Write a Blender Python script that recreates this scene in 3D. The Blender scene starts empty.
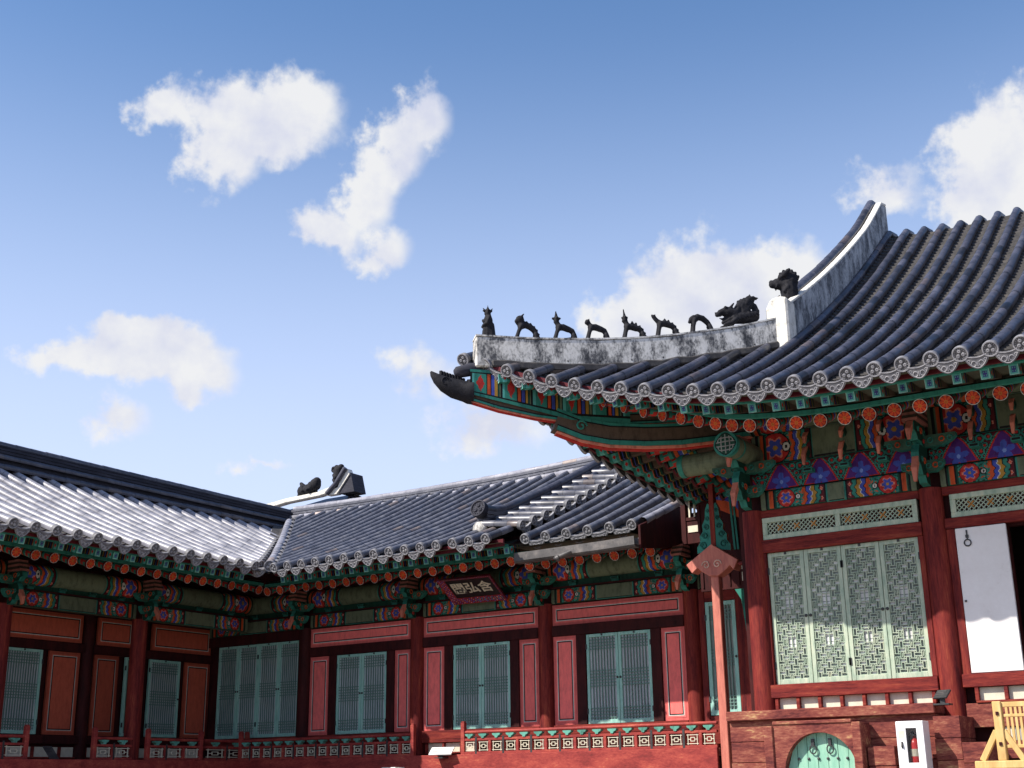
import bpy, math, random
import numpy as np
from mathutils import Vector, Matrix
random.seed(7)
rng = np.random.default_rng(7)
SC = bpy.context.scene
COL = SC.collection
PI = math.pi
# ------------------------------------------------------------------ camera, sky, sun, exposure
# world axes: X along the main facades, Y into the courtyard's depth, Z up; the eye is at z = 0, the ground at z = -1.6
cam_d = bpy.data.cameras.new('camera'); cam = bpy.data.objects.new('camera', cam_d); COL.objects.link(cam)
cam_d.sensor_width = 36; cam_d.lens = 1275.5 / 1024 * 36; cam_d.clip_end = 5000
yaw, pitch, roll = -.586359, .302128, .0138348
cf = Vector((math.sin(yaw)*math.cos(pitch), math.cos(yaw)*math.cos(pitch), math.sin(pitch)))
cr = Vector((math.cos(yaw), -math.sin(yaw), 0)); cd = cf.cross(cr)
cr2 = cr*math.cos(roll) + cd*math.sin(roll); cd2 = cd*math.cos(roll) - cr*math.sin(roll)
cam.matrix_world = Matrix(((cr2.x, -cd2.x, -cf.x, 0), (cr2.y, -cd2.y, -cf.y, 0), (cr2.z, -cd2.z, -cf.z, 0), (0, 0, 0, 1)))
SC.camera = cam
SUN = Vector((.64, .84, -1.0)).normalized()          # direction the light travels
sl = bpy.data.lights.new('sun', 'SUN'); sl.energy = 5.0; sl.angle = math.radians(.5); sl.color = (1, .93, .83)
so = bpy.data.objects.new('sun', sl); COL.objects.link(so); so.rotation_euler = SUN.to_track_quat('-Z', 'Y').to_euler()
so.location = (-10, -10, 30)
SKY_STRENGTH = .10
SC.view_settings.view_transform = 'Standard'; SC.view_settings.look = 'None'
SC.view_settings.exposure = .58; SC.view_settings.gamma = 1; SC.view_settings.use_curve_mapping = False

def make_world():
    w = bpy.data.worlds.new('World'); SC.world = w; w.use_nodes = True
    nt = w.node_tree; nt.nodes.clear(); N = nt.nodes.new; L = nt.links.new
    sky = N('ShaderNodeTexSky'); sky.sky_type = 'NISHITA'; sky.sun_disc = False
    sky.sun_elevation = math.asin(-SUN.z); sky.sun_rotation = math.atan2(-SUN.x, -SUN.y)
    sky.air_density = 1.0; sky.dust_density = 1.2; sky.ozone_density = 3.0; sky.altitude = 50
    tc = N('ShaderNodeTexCoord'); sp = N('ShaderNodeSeparateXYZ'); L(tc.outputs['Generated'], sp.inputs[0])
    def math_(op, a, b=None, c=None):
        n = N('ShaderNodeMath'); n.operation = op
        for i, q in enumerate((a, b, c)):
            if q is None: continue
            if isinstance(q, (int, float)): n.inputs[i].default_value = q
            else: L(q, n.inputs[i])
        return n.outputs[0]
    az = math_('MULTIPLY', math_('ARCTAN2', sp.outputs[0], sp.outputs[1]), 180/PI)
    el = math_('MULTIPLY', math_('ARCSINE', sp.outputs[2]), 180/PI)
    cb = N('ShaderNodeCombineXYZ'); L(az, cb.inputs[0]); L(el, cb.inputs[1])
    n1 = N('ShaderNodeTexNoise'); n1.inputs['Scale'].default_value = .55; n1.inputs['Detail'].default_value = 9; n1.inputs['Roughness'].default_value = .56
    L(cb.outputs[0], n1.inputs['Vector'])
    n2 = N('ShaderNodeTexNoise'); n2.inputs['Scale'].default_value = .28; n2.inputs['Detail'].default_value = 4
    L(cb.outputs[0], n2.inputs['Vector'])
    off = N('ShaderNodeVectorMath'); off.operation = 'MULTIPLY_ADD'; L(n1.outputs['Color'], off.inputs[0]); off.inputs[1].default_value = (2.6, 2.6, 0)
    sh = N('ShaderNodeVectorMath'); sh.operation = 'ADD'; L(cb.outputs[0], sh.inputs[0]); sh.inputs[1].default_value = (-1.3, -1.3, 0); L(sh.outputs[0], off.inputs[2])
    # each cloud: azimuth, elevation, half-width, half-height, tilt (degrees), density
    clouds = [(-46.3, 28.5, 3.9, 1.6, -4, 1), (-47.6, 27.4, 2.0, 1.9, 0, 1), (-44.2, 29.3, 2.4, 1.5, 0, .9), (-50.6, 28.6, 1.6, .7, 5, .75),
              (-37.9, 29.2, 1.4, 1.4, 30, .9), (-39.2, 27.6, 1.4, 2.3, -25, .85), (-40.6, 25.6, 1.4, 2.2, -25, .85), (-42.4, 24.0, 1.9, 1.0, -15, .85), (-39.7, 23.3, 1.3, 1.0, 0, .75),
              (-50.4, 18.2, 3.8, 1.35, 4, 1.3), (-48.2, 17.5, 1.9, 1.05, 0, 1), (-53.4, 17.9, 2.2, .75, 5, .9), (-51.5, 15.1, 1.5, .9, 0, .62),
              (-24.3, 20.9, 3.9, 2.4, 0, 1.35), (-27.2, 19.6, 2.8, 1.7, 0, 1.25), (-20.9, 21.5, 2.6, 1.7, 0, 1), (-22.8, 18.9, 6.0, 2.0, 0, 1.1), (-17.5, 20.2, 3, 2, 0, .9),
              (-10.3, 25.2, 2.6, 2.6, 20, 1.05), (-8.2, 26.3, 2.0, 2.0, 0, 1.05), (-11.9, 24.1, 2.0, 1.5, 0, .9), (-15.6, 24.5, 1.6, 1.0, 0, .58), (-10, 22.9, 3, 1.6, 0, 1),
              (-34.6, 15.4, 2.6, 1.2, 0, .68), (-37.9, 17.8, 1.7, 1.1, 0, .52), (-33.0, 17.0, 1.8, .8, 10, .55), (-45, 13.5, 2.4, .5, 0, .42),
              (20, 20, 8, 3, 0, 1), (60, 30, 12, 4, 10, 1), (110, 24, 10, 3, 0, 1), (170, 35, 14, 5, 0, 1), (-110, 25, 12, 4, 0, 1)]
    acc = None
    for a, e, rx, ry, t, k in clouds:
        m = N('ShaderNodeMapping'); m.vector_type = 'TEXTURE'
        m.inputs['Location'].default_value = (a, e, 0); m.inputs['Rotation'].default_value = (0, 0, math.radians(t)); m.inputs['Scale'].default_value = (rx*1.12, ry*1.15, 1)
        L(off.outputs[0], m.inputs[0])
        ln = N('ShaderNodeVectorMath'); ln.operation = 'LENGTH'; L(m.outputs[0], ln.inputs[0])
        v = math_('MULTIPLY_ADD', ln.outputs['Value'], -.62*k if k > .5 else -.5, k*.62)
        acc = v if acc is None else math_('SMOOTH_MAX', acc, v, .12)
    dens = math_('ADD', acc, math_('MULTIPLY', math_('SUBTRACT', n1.outputs['Fac'], .5), .8))
    mr = N('ShaderNodeMapRange'); mr.interpolation_type = 'SMOOTHSTEP'; L(dens, mr.inputs[0])
    mr.inputs[1].default_value = -.05; mr.inputs[2].default_value = .27; mr.inputs[3].default_value = 0; mr.inputs[4].default_value = .97
    cr_ = N('ShaderNodeValToRGB'); sh_ = math_('ADD', math_('MULTIPLY', n2.outputs['Fac'], .55), math_('MULTIPLY', n1.outputs['Fac'], .45)); L(sh_, cr_.inputs[0])
    cr_.color_ramp.elements[0].position = .38; cr_.color_ramp.elements[0].color = (.78, .81, .95, 1)
    cr_.color_ramp.elements[1].position = .56; cr_.color_ramp.elements[1].color = (.98, .985, 1, 1)
    cs = N('ShaderNodeVectorMath'); cs.operation = 'SCALE'; L(cr_.outputs[0], cs.inputs[0]); cs.inputs['Scale'].default_value = .60/SKY_STRENGTH
    hs = N('ShaderNodeHueSaturation'); hs.inputs['Saturation'].default_value = 1.30; hs.inputs['Value'].default_value = 1.14; L(sky.outputs[0], hs.inputs['Color'])
    hz = N('ShaderNodeMapRange'); hz.interpolation_type = 'SMOOTHSTEP'; L(el, hz.inputs[0])      # thin haze low in the sky
    hz.inputs[1].default_value = 36; hz.inputs[2].default_value = 7; hz.inputs[3].default_value = .10; hz.inputs[4].default_value = .92
    hm = N('ShaderNodeMix'); hm.data_type = 'RGBA'; L(hz.outputs[0], hm.inputs[0]); L(hs.outputs[0], hm.inputs[6])
    hm.inputs[7].default_value = (.51/SKY_STRENGTH, .585/SKY_STRENGTH, .79/SKY_STRENGTH, 1)
    mx = N('ShaderNodeMix'); mx.data_type = 'RGBA'; L(mr.outputs[0], mx.inputs[0]); L(hm.outputs[2], mx.inputs[6]); L(cs.outputs[0], mx.inputs[7])
    bg = N('ShaderNodeBackground'); bg.inputs[1].default_value = SKY_STRENGTH; L(mx.outputs[2], bg.inputs[0])
    out = N('ShaderNodeOutputWorld'); L(bg.outputs[0], out.inputs[0])
make_world()

# ------------------------------------------------------------------ materials
def new_mat(name):
    m = bpy.data.materials.new(name); m.use_nodes = True; nt = m.node_tree
    return m, nt, nt.nodes['Principled BSDF'], nt.nodes.new, nt.links.new
def noise(nt, scale, detail=5, stretch=(1, 1, 1), rough=.6):
    tc = nt.nodes.new('ShaderNodeTexCoord'); mp = nt.nodes.new('ShaderNodeMapping'); mp.inputs['Scale'].default_value = stretch
    oi = nt.nodes.new('ShaderNodeObjectInfo'); ad = nt.nodes.new('ShaderNodeVectorMath'); ad.operation = 'ADD'
    sc = nt.nodes.new('ShaderNodeVectorMath'); sc.operation = 'SCALE'; sc.inputs[0].default_value = (17, 31, 7)
    nt.links.new(oi.outputs['Random'], sc.inputs['Scale'])
    nt.links.new(tc.outputs['Object'], ad.inputs[0]); nt.links.new(sc.outputs[0], ad.inputs[1]); nt.links.new(ad.outputs[0], mp.inputs[0])
    n = nt.nodes.new('ShaderNodeTexNoise'); n.inputs['Scale'].default_value = scale; n.inputs['Detail'].default_value = detail; n.inputs['Roughness'].default_value = rough
    nt.links.new(mp.outputs[0], n.inputs['Vector']); return n
def ramp(nt, src, stops):
    r = nt.nodes.new('ShaderNodeValToRGB'); nt.links.new(src, r.inputs[0]); el = r.color_ramp.elements
    while len(el) < len(stops): el.new(.5)
    for e, (p, c) in zip(el, stops): e.position = p; e.color = (*c, 1)
    return r
def bump(nt, src, bsdf, strength=.3, dist=.01):
    b = nt.nodes.new('ShaderNodeBump'); b.inputs['Strength'].default_value = strength; b.inputs['Distance'].default_value = dist
    nt.links.new(src, b.inputs['Height']); nt.links.new(b.outputs[0], bsdf.inputs['Normal'])
def mat(name, stops, scale=6, stretch=(1, 1, 1), rough=.6, bmp=.2, dist=.01, detail=6, spec=.5, fine=.3, tone=False):
    m, nt, b, N, L = new_mat(name)
    n = noise(nt, scale, detail, stretch); g = noise(nt, scale*7, 4, stretch, .7); mixn = N('ShaderNodeMix'); mixn.inputs[0].default_value = fine
    L(n.outputs['Fac'], mixn.inputs[2]); L(g.outputs['Fac'], mixn.inputs[3]); src = mixn.outputs[0]
    r = ramp(nt, src, stops); out = r.outputs[0]
    if tone:                                               # tone stored on the mesh
        a = N('ShaderNodeAttribute'); a.attribute_name = 'paint'; mx = N('ShaderNodeMix'); mx.data_type = 'RGBA'; mx.blend_type = 'MULTIPLY'; mx.inputs[0].default_value = 1
        L(out, mx.inputs[6]); L(a.outputs['Color'], mx.inputs[7]); out = mx.outputs[2]
    L(out, b.inputs['Base Color'])
    b.inputs['Roughness'].default_value = rough; b.inputs['Specular IOR Level'].default_value = spec
    if bmp: bump(nt, src, b, bmp, dist)
    return m
def paint_mat(name, rough=.55, grime=.62, scale=11):
    m, nt, b, N, L = new_mat(name)
    a = N('ShaderNodeAttribute'); a.attribute_name = 'paint'
    n = noise(nt, scale, 8, (1, 1, .35), .7)
    r = ramp(nt, n.outputs['Fac'], [(.28, (1-grime,)*3), (.5, (.92, .92, .92)), (.75, (1.12, 1.1, 1.06))])
    mx = N('ShaderNodeMix'); mx.data_type = 'RGBA'; mx.blend_type = 'MULTIPLY'; mx.inputs[0].default_value = 1
    L(a.outputs['Color'], mx.inputs[6]); L(r.outputs[0], mx.inputs[7])
    oi = N('ShaderNodeObjectInfo'); hv = N('ShaderNodeHueSaturation'); mr = N('ShaderNodeMapRange'); L(oi.outputs['Random'], mr.inputs[0]); mr.inputs[3].default_value = .74; mr.inputs[4].default_value = 1.14
    L(mr.outputs[0], hv.inputs['Value']); L(mx.outputs[2], hv.inputs['Color'])
    fl = noise(nt, 34, 4); fr = ramp(nt, fl.outputs['Fac'], [(.66, (0, 0, 0)), (.74, (1, 1, 1))]); f2 = N('ShaderNodeMix'); f2.data_type = 'RGBA'       # flaking
    fm = N('ShaderNodeMath'); fm.operation = 'MULTIPLY'; L(fr.outputs[0], fm.inputs[0]); fm.inputs[1].default_value = .55; L(fm.outputs[0], f2.inputs[0]); L(hv.outputs[0], f2.inputs[6]); f2.inputs[7].default_value = (.20, .16, .11, 1); L(f2.outputs[2], b.inputs['Base Color'])
    b.inputs['Roughness'].default_value = rough; b.inputs['Specular IOR Level'].default_value = .15
    bump(nt, n.outputs['Fac'], b, .15, .006); return m
M = {}
M['paint'] = paint_mat('painted_wood')
M['panel'] = paint_mat('painted_panel', .6, .3, 14)
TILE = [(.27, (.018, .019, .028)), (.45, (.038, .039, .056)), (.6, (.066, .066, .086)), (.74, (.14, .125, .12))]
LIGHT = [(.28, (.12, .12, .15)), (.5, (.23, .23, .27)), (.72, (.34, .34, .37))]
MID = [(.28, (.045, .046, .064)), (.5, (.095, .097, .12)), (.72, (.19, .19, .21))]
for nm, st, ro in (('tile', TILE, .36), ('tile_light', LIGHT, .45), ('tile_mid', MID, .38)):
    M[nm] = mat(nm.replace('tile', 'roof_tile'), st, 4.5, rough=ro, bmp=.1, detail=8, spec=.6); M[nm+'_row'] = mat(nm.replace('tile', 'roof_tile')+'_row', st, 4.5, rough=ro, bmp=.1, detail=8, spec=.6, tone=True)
M['ridge_dark'] = mat('shade_dark_ridge_tile', [(.3, (.012, .012, .018)), (.55, (.03, .031, .045)), (.75, (.07, .07, .085))], 5, (1, .4, 4), rough=.75, bmp=.3, spec=.25)  # near-black: the ridge's shaded side put into the tile colour
M['tile_end'] = mat('tile_end', [(.3, (.10, .10, .12)), (.5, (.23, .23, .25)), (.7, (.37, .36, .37))], 16, rough=.7, bmp=.3, tone=True)
M['bed'] = mat('roof_tile_bed', [(.3, (.012, .0115, .013)), (.52, (.042, .039, .040)), (.75, (.12, .105, .09))], 7, rough=.75, bmp=.3)  # darkened colour deepens the shadow between the tile rows
M['statue'] = mat('fired_black_clay', [(.3, (.006, .006, .008)), (.6, (.018, .018, .023)), (.8, (.055, .052, .05))], 22, rough=.8, bmp=.6, spec=.2)
M['plaster'] = mat('stained_plaster', [(.34, (.02, .022, .026)), (.42, (.09, .09, .095)), (.48, (.33, .32, .30)), (.54, (.62, .60, .56)), (.68, (.78, .76, .72))], 2.7, (1.7, 1.7, .9), rough=.85, bmp=.5, detail=10, fine=.35)
M['plaster_streak'] = mat('streaked_plaster', [(.33, (.02, .025, .032)), (.45, (.12, .13, .145)), (.54, (.32, .34, .36)), (.68, (.58, .60, .62))], 4.2, (1, 1.2, .55), rough=.85, bmp=.4, detail=10, fine=.4)
M['plaster_white'] = mat('white_plaster', [(.33, (.22, .20, .18)), (.42, (.50, .48, .43)), (.5, (.66, .64, .58)), (.7, (.76, .74, .70))], 8, rough=.85, bmp=.4, detail=9, fine=.4)
M['red'] = mat('red_timber', [(.30, (.028, .005, .006)), (.43, (.10, .012, .013)), (.55, (.19, .026, .020)), (.66, (.27, .06, .032)), (.76, (.40, .20, .08))], 3, (3, 3, .3), rough=.7, spec=.15, bmp=.4, detail=9, fine=.4)
M['red_h'] = mat('red_beam', [(.30, (.028, .005, .006)), (.43, (.11, .013, .013)), (.55, (.20, .028, .021)), (.66, (.28, .065, .035)), (.76, (.42, .22, .10))], 4, (.3, 1, 3), rough=.7, spec=.15, bmp=.4, detail=9, fine=.4)
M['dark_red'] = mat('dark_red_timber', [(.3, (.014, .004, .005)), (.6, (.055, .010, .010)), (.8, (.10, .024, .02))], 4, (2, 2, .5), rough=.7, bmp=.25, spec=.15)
M['weathered'] = mat('weathered_red_base', [(.30, (.030, .012, .014)), (.42, (.12, .030, .028)), (.50, (.20, .055, .042)), (.57, (.28, .105, .07)), (.63, (.42, .25, .12)), (.72, (.58, .47, .30))], 3.4, (.45, 1, 1.8), rough=.85, spec=.15, bmp=.6, detail=10, fine=.42)
M['bright_red'] = mat('red_railing_paint', [(.28, (.10, .014, .014)), (.45, (.24, .030, .028)), (.58, (.36, .060, .045)), (.68, (.46, .16, .08)), (.77, (.60, .40, .18))], 4, (.5, 1, 1.4), rough=.65, spec=.25, bmp=.3, detail=9, fine=.42)
M['lattice'] = mat('pale_green_lattice_paint', [(.28, (.16, .24, .18)), (.45, (.31, .40, .30)), (.6, (.44, .50, .38)), (.74, (.56, .53, .34))], 7, (2, 2, .5), rough=.6, bmp=.2)
M['teal_lattice'] = mat('blue_green_lattice_paint', [(.25, (.15, .36, .31)), (.5, (.27, .52, .45)), (.75, (.42, .62, .53))], 7, (2, 2, .5), rough=.6, bmp=.2)
M['teal_bar'] = mat('dark_blue_green_bar_paint', [(.25, (.06, .14, .12)), (.5, (.11, .21, .18)), (.75, (.16, .27, .23))], 7, (2, 2, .5), rough=.6, bmp=0)
M['green_door'] = mat('green_plank_paint', [(.25, (.12, .30, .21)), (.5, (.22, .45, .33)), (.75, (.36, .55, .42))], 4, (3, 1, .5), rough=.6, bmp=.3)
M['paper'] = mat('door_paper', [(.3, (.16, .20, .19)), (.5, (.26, .30, .28)), (.7, (.36, .39, .36))], 5, rough=.9, bmp=0)  # tone lowered: the lattice bars' shadow is in the paper colour
M['paper_dark'] = mat('aged_door_paper', [(.3, (.36, .40, .43)), (.7, (.56, .58, .60))], 3, rough=.9, bmp=0)
M['white'] = mat('white_papered_door', [(.28, (.58, .55, .53)), (.42, (.72, .70, .69)), (.6, (.77, .755, .75)), (.75, (.80, .79, .785))], 2.2, rough=.8, bmp=.05)
M['cream'] = mat('cream_lattice_paint', [(.3, (.50, .46, .36)), (.7, (.70, .66, .52))], 9, rough=.6, bmp=.1)
M['cream_dark'] = M['cream']
M['iron'] = mat('black_iron', [(.3, (.012, .012, .014)), (.7, (.04, .04, .042))], 20, rough=.5, bmp=.2)
M['enamel'] = mat('white_enamel', [(.3, (.74, .74, .75)), (.7, (.80, .80, .81))], 3, rough=.35, bmp=0)
M['pine'] = mat('yellow_pine', [(.25, (.38, .22, .07)), (.5, (.58, .38, .14)), (.75, (.70, .52, .24))], 5, (2, 2, .4), rough=.55, bmp=.2)
M['stone'] = mat('granite', [(.3, (.24, .23, .21)), (.7, (.40, .38, .35))], 8, rough=.85, bmp=.4)
M['sand'] = mat('courtyard_sand', [(.3, (.18, .155, .125)), (.7, (.30, .26, .21))], 1.5, rough=.95, bmp=.4)
M['zinc'] = mat('zinc_gutter', [(.3, (.03, .027, .028)), (.5, (.07, .065, .065)), (.7, (.17, .15, .14))], 5, rough=.5, bmp=.1)
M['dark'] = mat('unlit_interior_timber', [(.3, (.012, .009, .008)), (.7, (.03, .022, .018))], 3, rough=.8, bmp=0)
M['soffit'] = mat('soffit_boards', [(.3, (.03, .05, .035)), (.5, (.07, .075, .05)), (.75, (.12, .10, .07))], 6, (3, 1, 1), rough=.75, bmp=.2)
M['lacquer'] = mat('black_lacquer', [(.3, (.008, .008, .009)), (.7, (.018, .017, .017))], 8, rough=.35, bmp=.05)
M['red_can'] = mat('red_canister', [(.3, (.55, .02, .02)), (.7, (.62, .03, .03))], 5, rough=.3, bmp=0)
M['fin_red'] = mat('salmon_pole_paint', [(.25, (.22, .05, .04)), (.5, (.46, .13, .09)), (.75, (.58, .22, .15))], 5, (3, 3, .5), rough=.6, bmp=.25)
def glass():
    m, nt, b, N, L = new_mat('smoked_glass'); b.inputs['Base Color'].default_value = (.02, .02, .02, 1); b.inputs['Roughness'].default_value = .08
    b.inputs['Alpha'].default_value = .18; return m
M['glass'] = glass()

# paint colours
G = (.135, .165, .105); TEAL = (.035, .215, .17); DG = (.012, .06, .04); OR = (.56, .085, .025); RED = (.46, .03, .025); BLU = (.06, .09, .42); OCH = (.42, .23, .04)
MAR = (.10, .012, .018); WH = (.60, .60, .55); BK = (.010, .010, .011); PK = (.62, .24, .19); PUR = (.085, .02, .17); SAL = (.82, .17, .155); BRN = (.10, .07, .05); CY = (.10, .40, .36)
SALM = (.66, .22, .15)

# ------------------------------------------------------------------ mesh builder
ORG = {}
def T_id(a, d, z): return (a, d, z)
class MB:
    def __init__(s, T=None): s.v = []; s.f = []; s.c = []; s.T = T or T_id
    def face(s, idx, col=None): s.f.append(idx); s.c.append(col)
    def box(s, a0, a1, d0, d1, z0, z1, col=None):
        n = len(s.v)
        for z in (z0, z1):
            for d in (d0, d1):
                for a in (a0, a1): s.v.append(s.T(a, d, z))
        for q in ((0, 2, 3, 1), (4, 5, 7, 6), (0, 1, 5, 4), (2, 6, 7, 3), (0, 4, 6, 2), (1, 3, 7, 5)): s.face([n+i for i in q], col)
    def bar(s, p, q, w, h, up=(0, 0, 1), col=None):       # a rectangular bar between two points
        p = Vector(p); q = Vector(q); t = (q-p).normalized(); x = t.cross(Vector(up))
        if x.length < 1e-4: x = t.cross(Vector((0, 1, 0)))
        x.normalize(); y = x.cross(t); n = len(s.v)
        for e in (p, q):
            for i, j in ((-1, -1), (1, -1), (1, 1), (-1, 1)): s.v.append(s.T(*(e + x*(w/2*i) + y*(h/2*j))))
        for k in range(4): s.face([n+k, n+(k+1) % 4, n+4+(k+1) % 4, n+4+k], col)
        s.face([n+3, n+2, n+1, n], col); s.face([n+4, n+5, n+6, n+7], col)
    def sweep(s, pts, prof, up=(0, 0, 1), col=None, cap=True, closed=True):   # prof: list of (x,y) lists per point or one list
        P = [Vector(p) for p in pts]; n0 = len(s.v); k = None
        for i, p in enumerate(P):
            t = (P[min(i+1, len(P)-1)] - P[max(i-1, 0)]).normalized(); x = t.cross(Vector(up)).normalized(); y = x.cross(t)
            pr = prof[i] if isinstance(prof[0], list) else prof
            k = len(pr)
            for a, b in pr: s.v.append(s.T(*(p + x*a + y*b)))
        for i in range(len(P)-1):
            for j in range(k if closed else k-1):
                a = n0+i*k+j; b = n0+i*k+(j+1) % k
                c = col[i] if isinstance(col, list) else col
                s.face([a, b, b+k, a+k], c)
        if cap and closed:
            c0 = col[0] if isinstance(col, list) else col; c1 = col[-1] if isinstance(col, list) else col
            s.face([n0+j for j in reversed(range(k))], c0); s.face([n0+(len(P)-1)*k+j for j in range(k)], c1)
    def tube(s, pts, r, n=8, col=None, cap=True, up=(0, 0, 1)):
        rs = r if isinstance(r, (list, tuple)) else [r]*len(pts)
        s.sweep(pts, [[(q*math.cos(2*PI*j/n), q*math.sin(2*PI*j/n)) for j in range(n)] for q in rs], up, col, cap)
    def prism(s, outline, f, t0, t1, col=None, rim=None): # outline in 2-D, f(u,v,t)->xyz
        n = len(s.v); k = len(outline)
        for t in (t0, t1):
            for u, v in outline: s.v.append(s.T(*f(u, v, t)))
        s.face([n+i for i in reversed(range(k))], col); s.face([n+k+i for i in range(k)], col)
        for i in range(k): s.face([n+i, n+(i+1) % k, n+k+(i+1) % k, n+k+i], rim or col)
    def grid(s, P, nu, nv, colfn):                        # a painted sheet; colfn works on arrays of u,v in 0..1
        n = len(s.v); U = np.linspace(0, 1, nu+1); V = np.linspace(0, 1, nv+1)
        for v in V:
            for u in U: s.v.append(s.T(*P(u, v)))
        uc = (U[:-1]+U[1:])/2; vc = (V[:-1]+V[1:])/2; uu, vv = np.meshgrid(uc, vc)
        C = colfn(uu.ravel(), vv.ravel()).reshape(nv, nu, 3)
        for j in range(nv):
            for i in range(nu):
                a = n+j*(nu+1)+i; s.face([a, a+1, a+nu+2, a+nu+1], C[j, i])
    def lathe(s, f, prof, n=16, col=None):                # prof: (r,h) list; f(x,y,h)->xyz
        n0 = len(s.v); k = len(prof)
        for r, h in prof:
            for j in range(n): s.v.append(s.T(*f(r*math.cos(2*PI*j/n), r*math.sin(2*PI*j/n), h)))
        for i in range(k-1):
            c = col[i] if isinstance(col, list) else col
            for j in range(n): s.face([n0+i*n+j, n0+i*n+(j+1) % n, n0+(i+1)*n+(j+1) % n, n0+(i+1)*n+j], c)
        if prof[0][0] > 0: s.face([n0+j for j in reversed(range(n))], col[0] if isinstance(col, list) else col)
        if prof[-1][0] > 0: s.face([n0+(k-1)*n+j for j in range(n)], col[-1] if isinstance(col, list) else col)
    def mesh(s, name, org=(0, 0, 0), m=None, smooth=None):
        me = bpy.data.meshes.new(name); o = Vector(org)
        me.from_pydata([tuple(Vector(p)-o) for p in s.v], [], [list(f) for f in s.f])
        if any(c is not None for c in s.c):
            at = me.attributes.new('paint', 'FLOAT_COLOR', 'CORNER')
            lens = np.array([len(f) for f in s.f]); cols = np.array([(*(c if c is not None else (.2, .2, .2)), 1) for c in s.c], dtype=np.float32)
            at.data.foreach_set('color', np.repeat(cols, lens, axis=0).ravel())
        if m: me.materials.append(m)
        if smooth: me.shade_smooth(); me.set_sharp_from_angle(angle=math.radians(smooth))
        return me
    def build(s, name, m, parent=None, smooth=None, bevel=0):
        org = ORG.get(parent.name, Vector()) if parent else Vector()
        o = bpy.data.objects.new(name, s.mesh(name, org, M[m], smooth)); COL.objects.link(o)
        if parent: o.parent = parent; ORG[o.name] = org
        if bevel:
            b = o.modifiers.new('bevel', 'BEVEL'); b.width = bevel; b.segments = 1; b.limit_method = 'ANGLE'
        return o
def tag(o, label, cat, group=None, kind=None):
    o['label'] = label
    if cat: o['category'] = cat
    if group: o['group'] = group
    if kind: o['kind'] = kind
    return o
def thing(name, label, cat, loc=(0, 0, 0), group=None):
    o = bpy.data.objects.new(name, None); COL.objects.link(o); o.location = loc; o.empty_display_size = .1
    ORG[o.name] = Vector(loc); return tag(o, label, cat, group)
def place(name, me, parent, mw):                          # a part that shares a mesh, set by its world matrix
    o = bpy.data.objects.new(name, me); COL.objects.link(o); org = ORG.get(parent.name, Vector())
    o.parent = parent; o.matrix_local = Matrix.Translation(-org) @ mw; ORG[o.name] = org; return o
def frame_mat(p, z, x):                                   # matrix with local z and about local x
    z = Vector(z).normalized(); y = z.cross(Vector(x)).normalized(); x = y.cross(z)
    return Matrix(((x.x, y.x, z.x, p[0]), (x.y, y.y, z.y, p[1]), (x.z, y.z, z.z, p[2]), (0, 0, 0, 1)))
def frame_up(p, z, x):
    mw = frame_mat(p, z, x)
    return mw if mw[2][1] > 0 else frame_mat(p, z, -Vector(x))
def wallmap(kind):
    if kind == 'B': return lambda a, d, z: (a, 22-d, z)
    if kind == 'C': return lambda a, d, z: (a, 18-d, z)
    if kind == 'A': return lambda a, d, z: (-23.5+d, a, z)
    if kind == 'AF': return lambda a, d, z: (-22.05+d, a, z)
TB, TC, TA, TAF = wallmap('B'), wallmap('C'), wallmap('A'), wallmap('AF')

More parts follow.
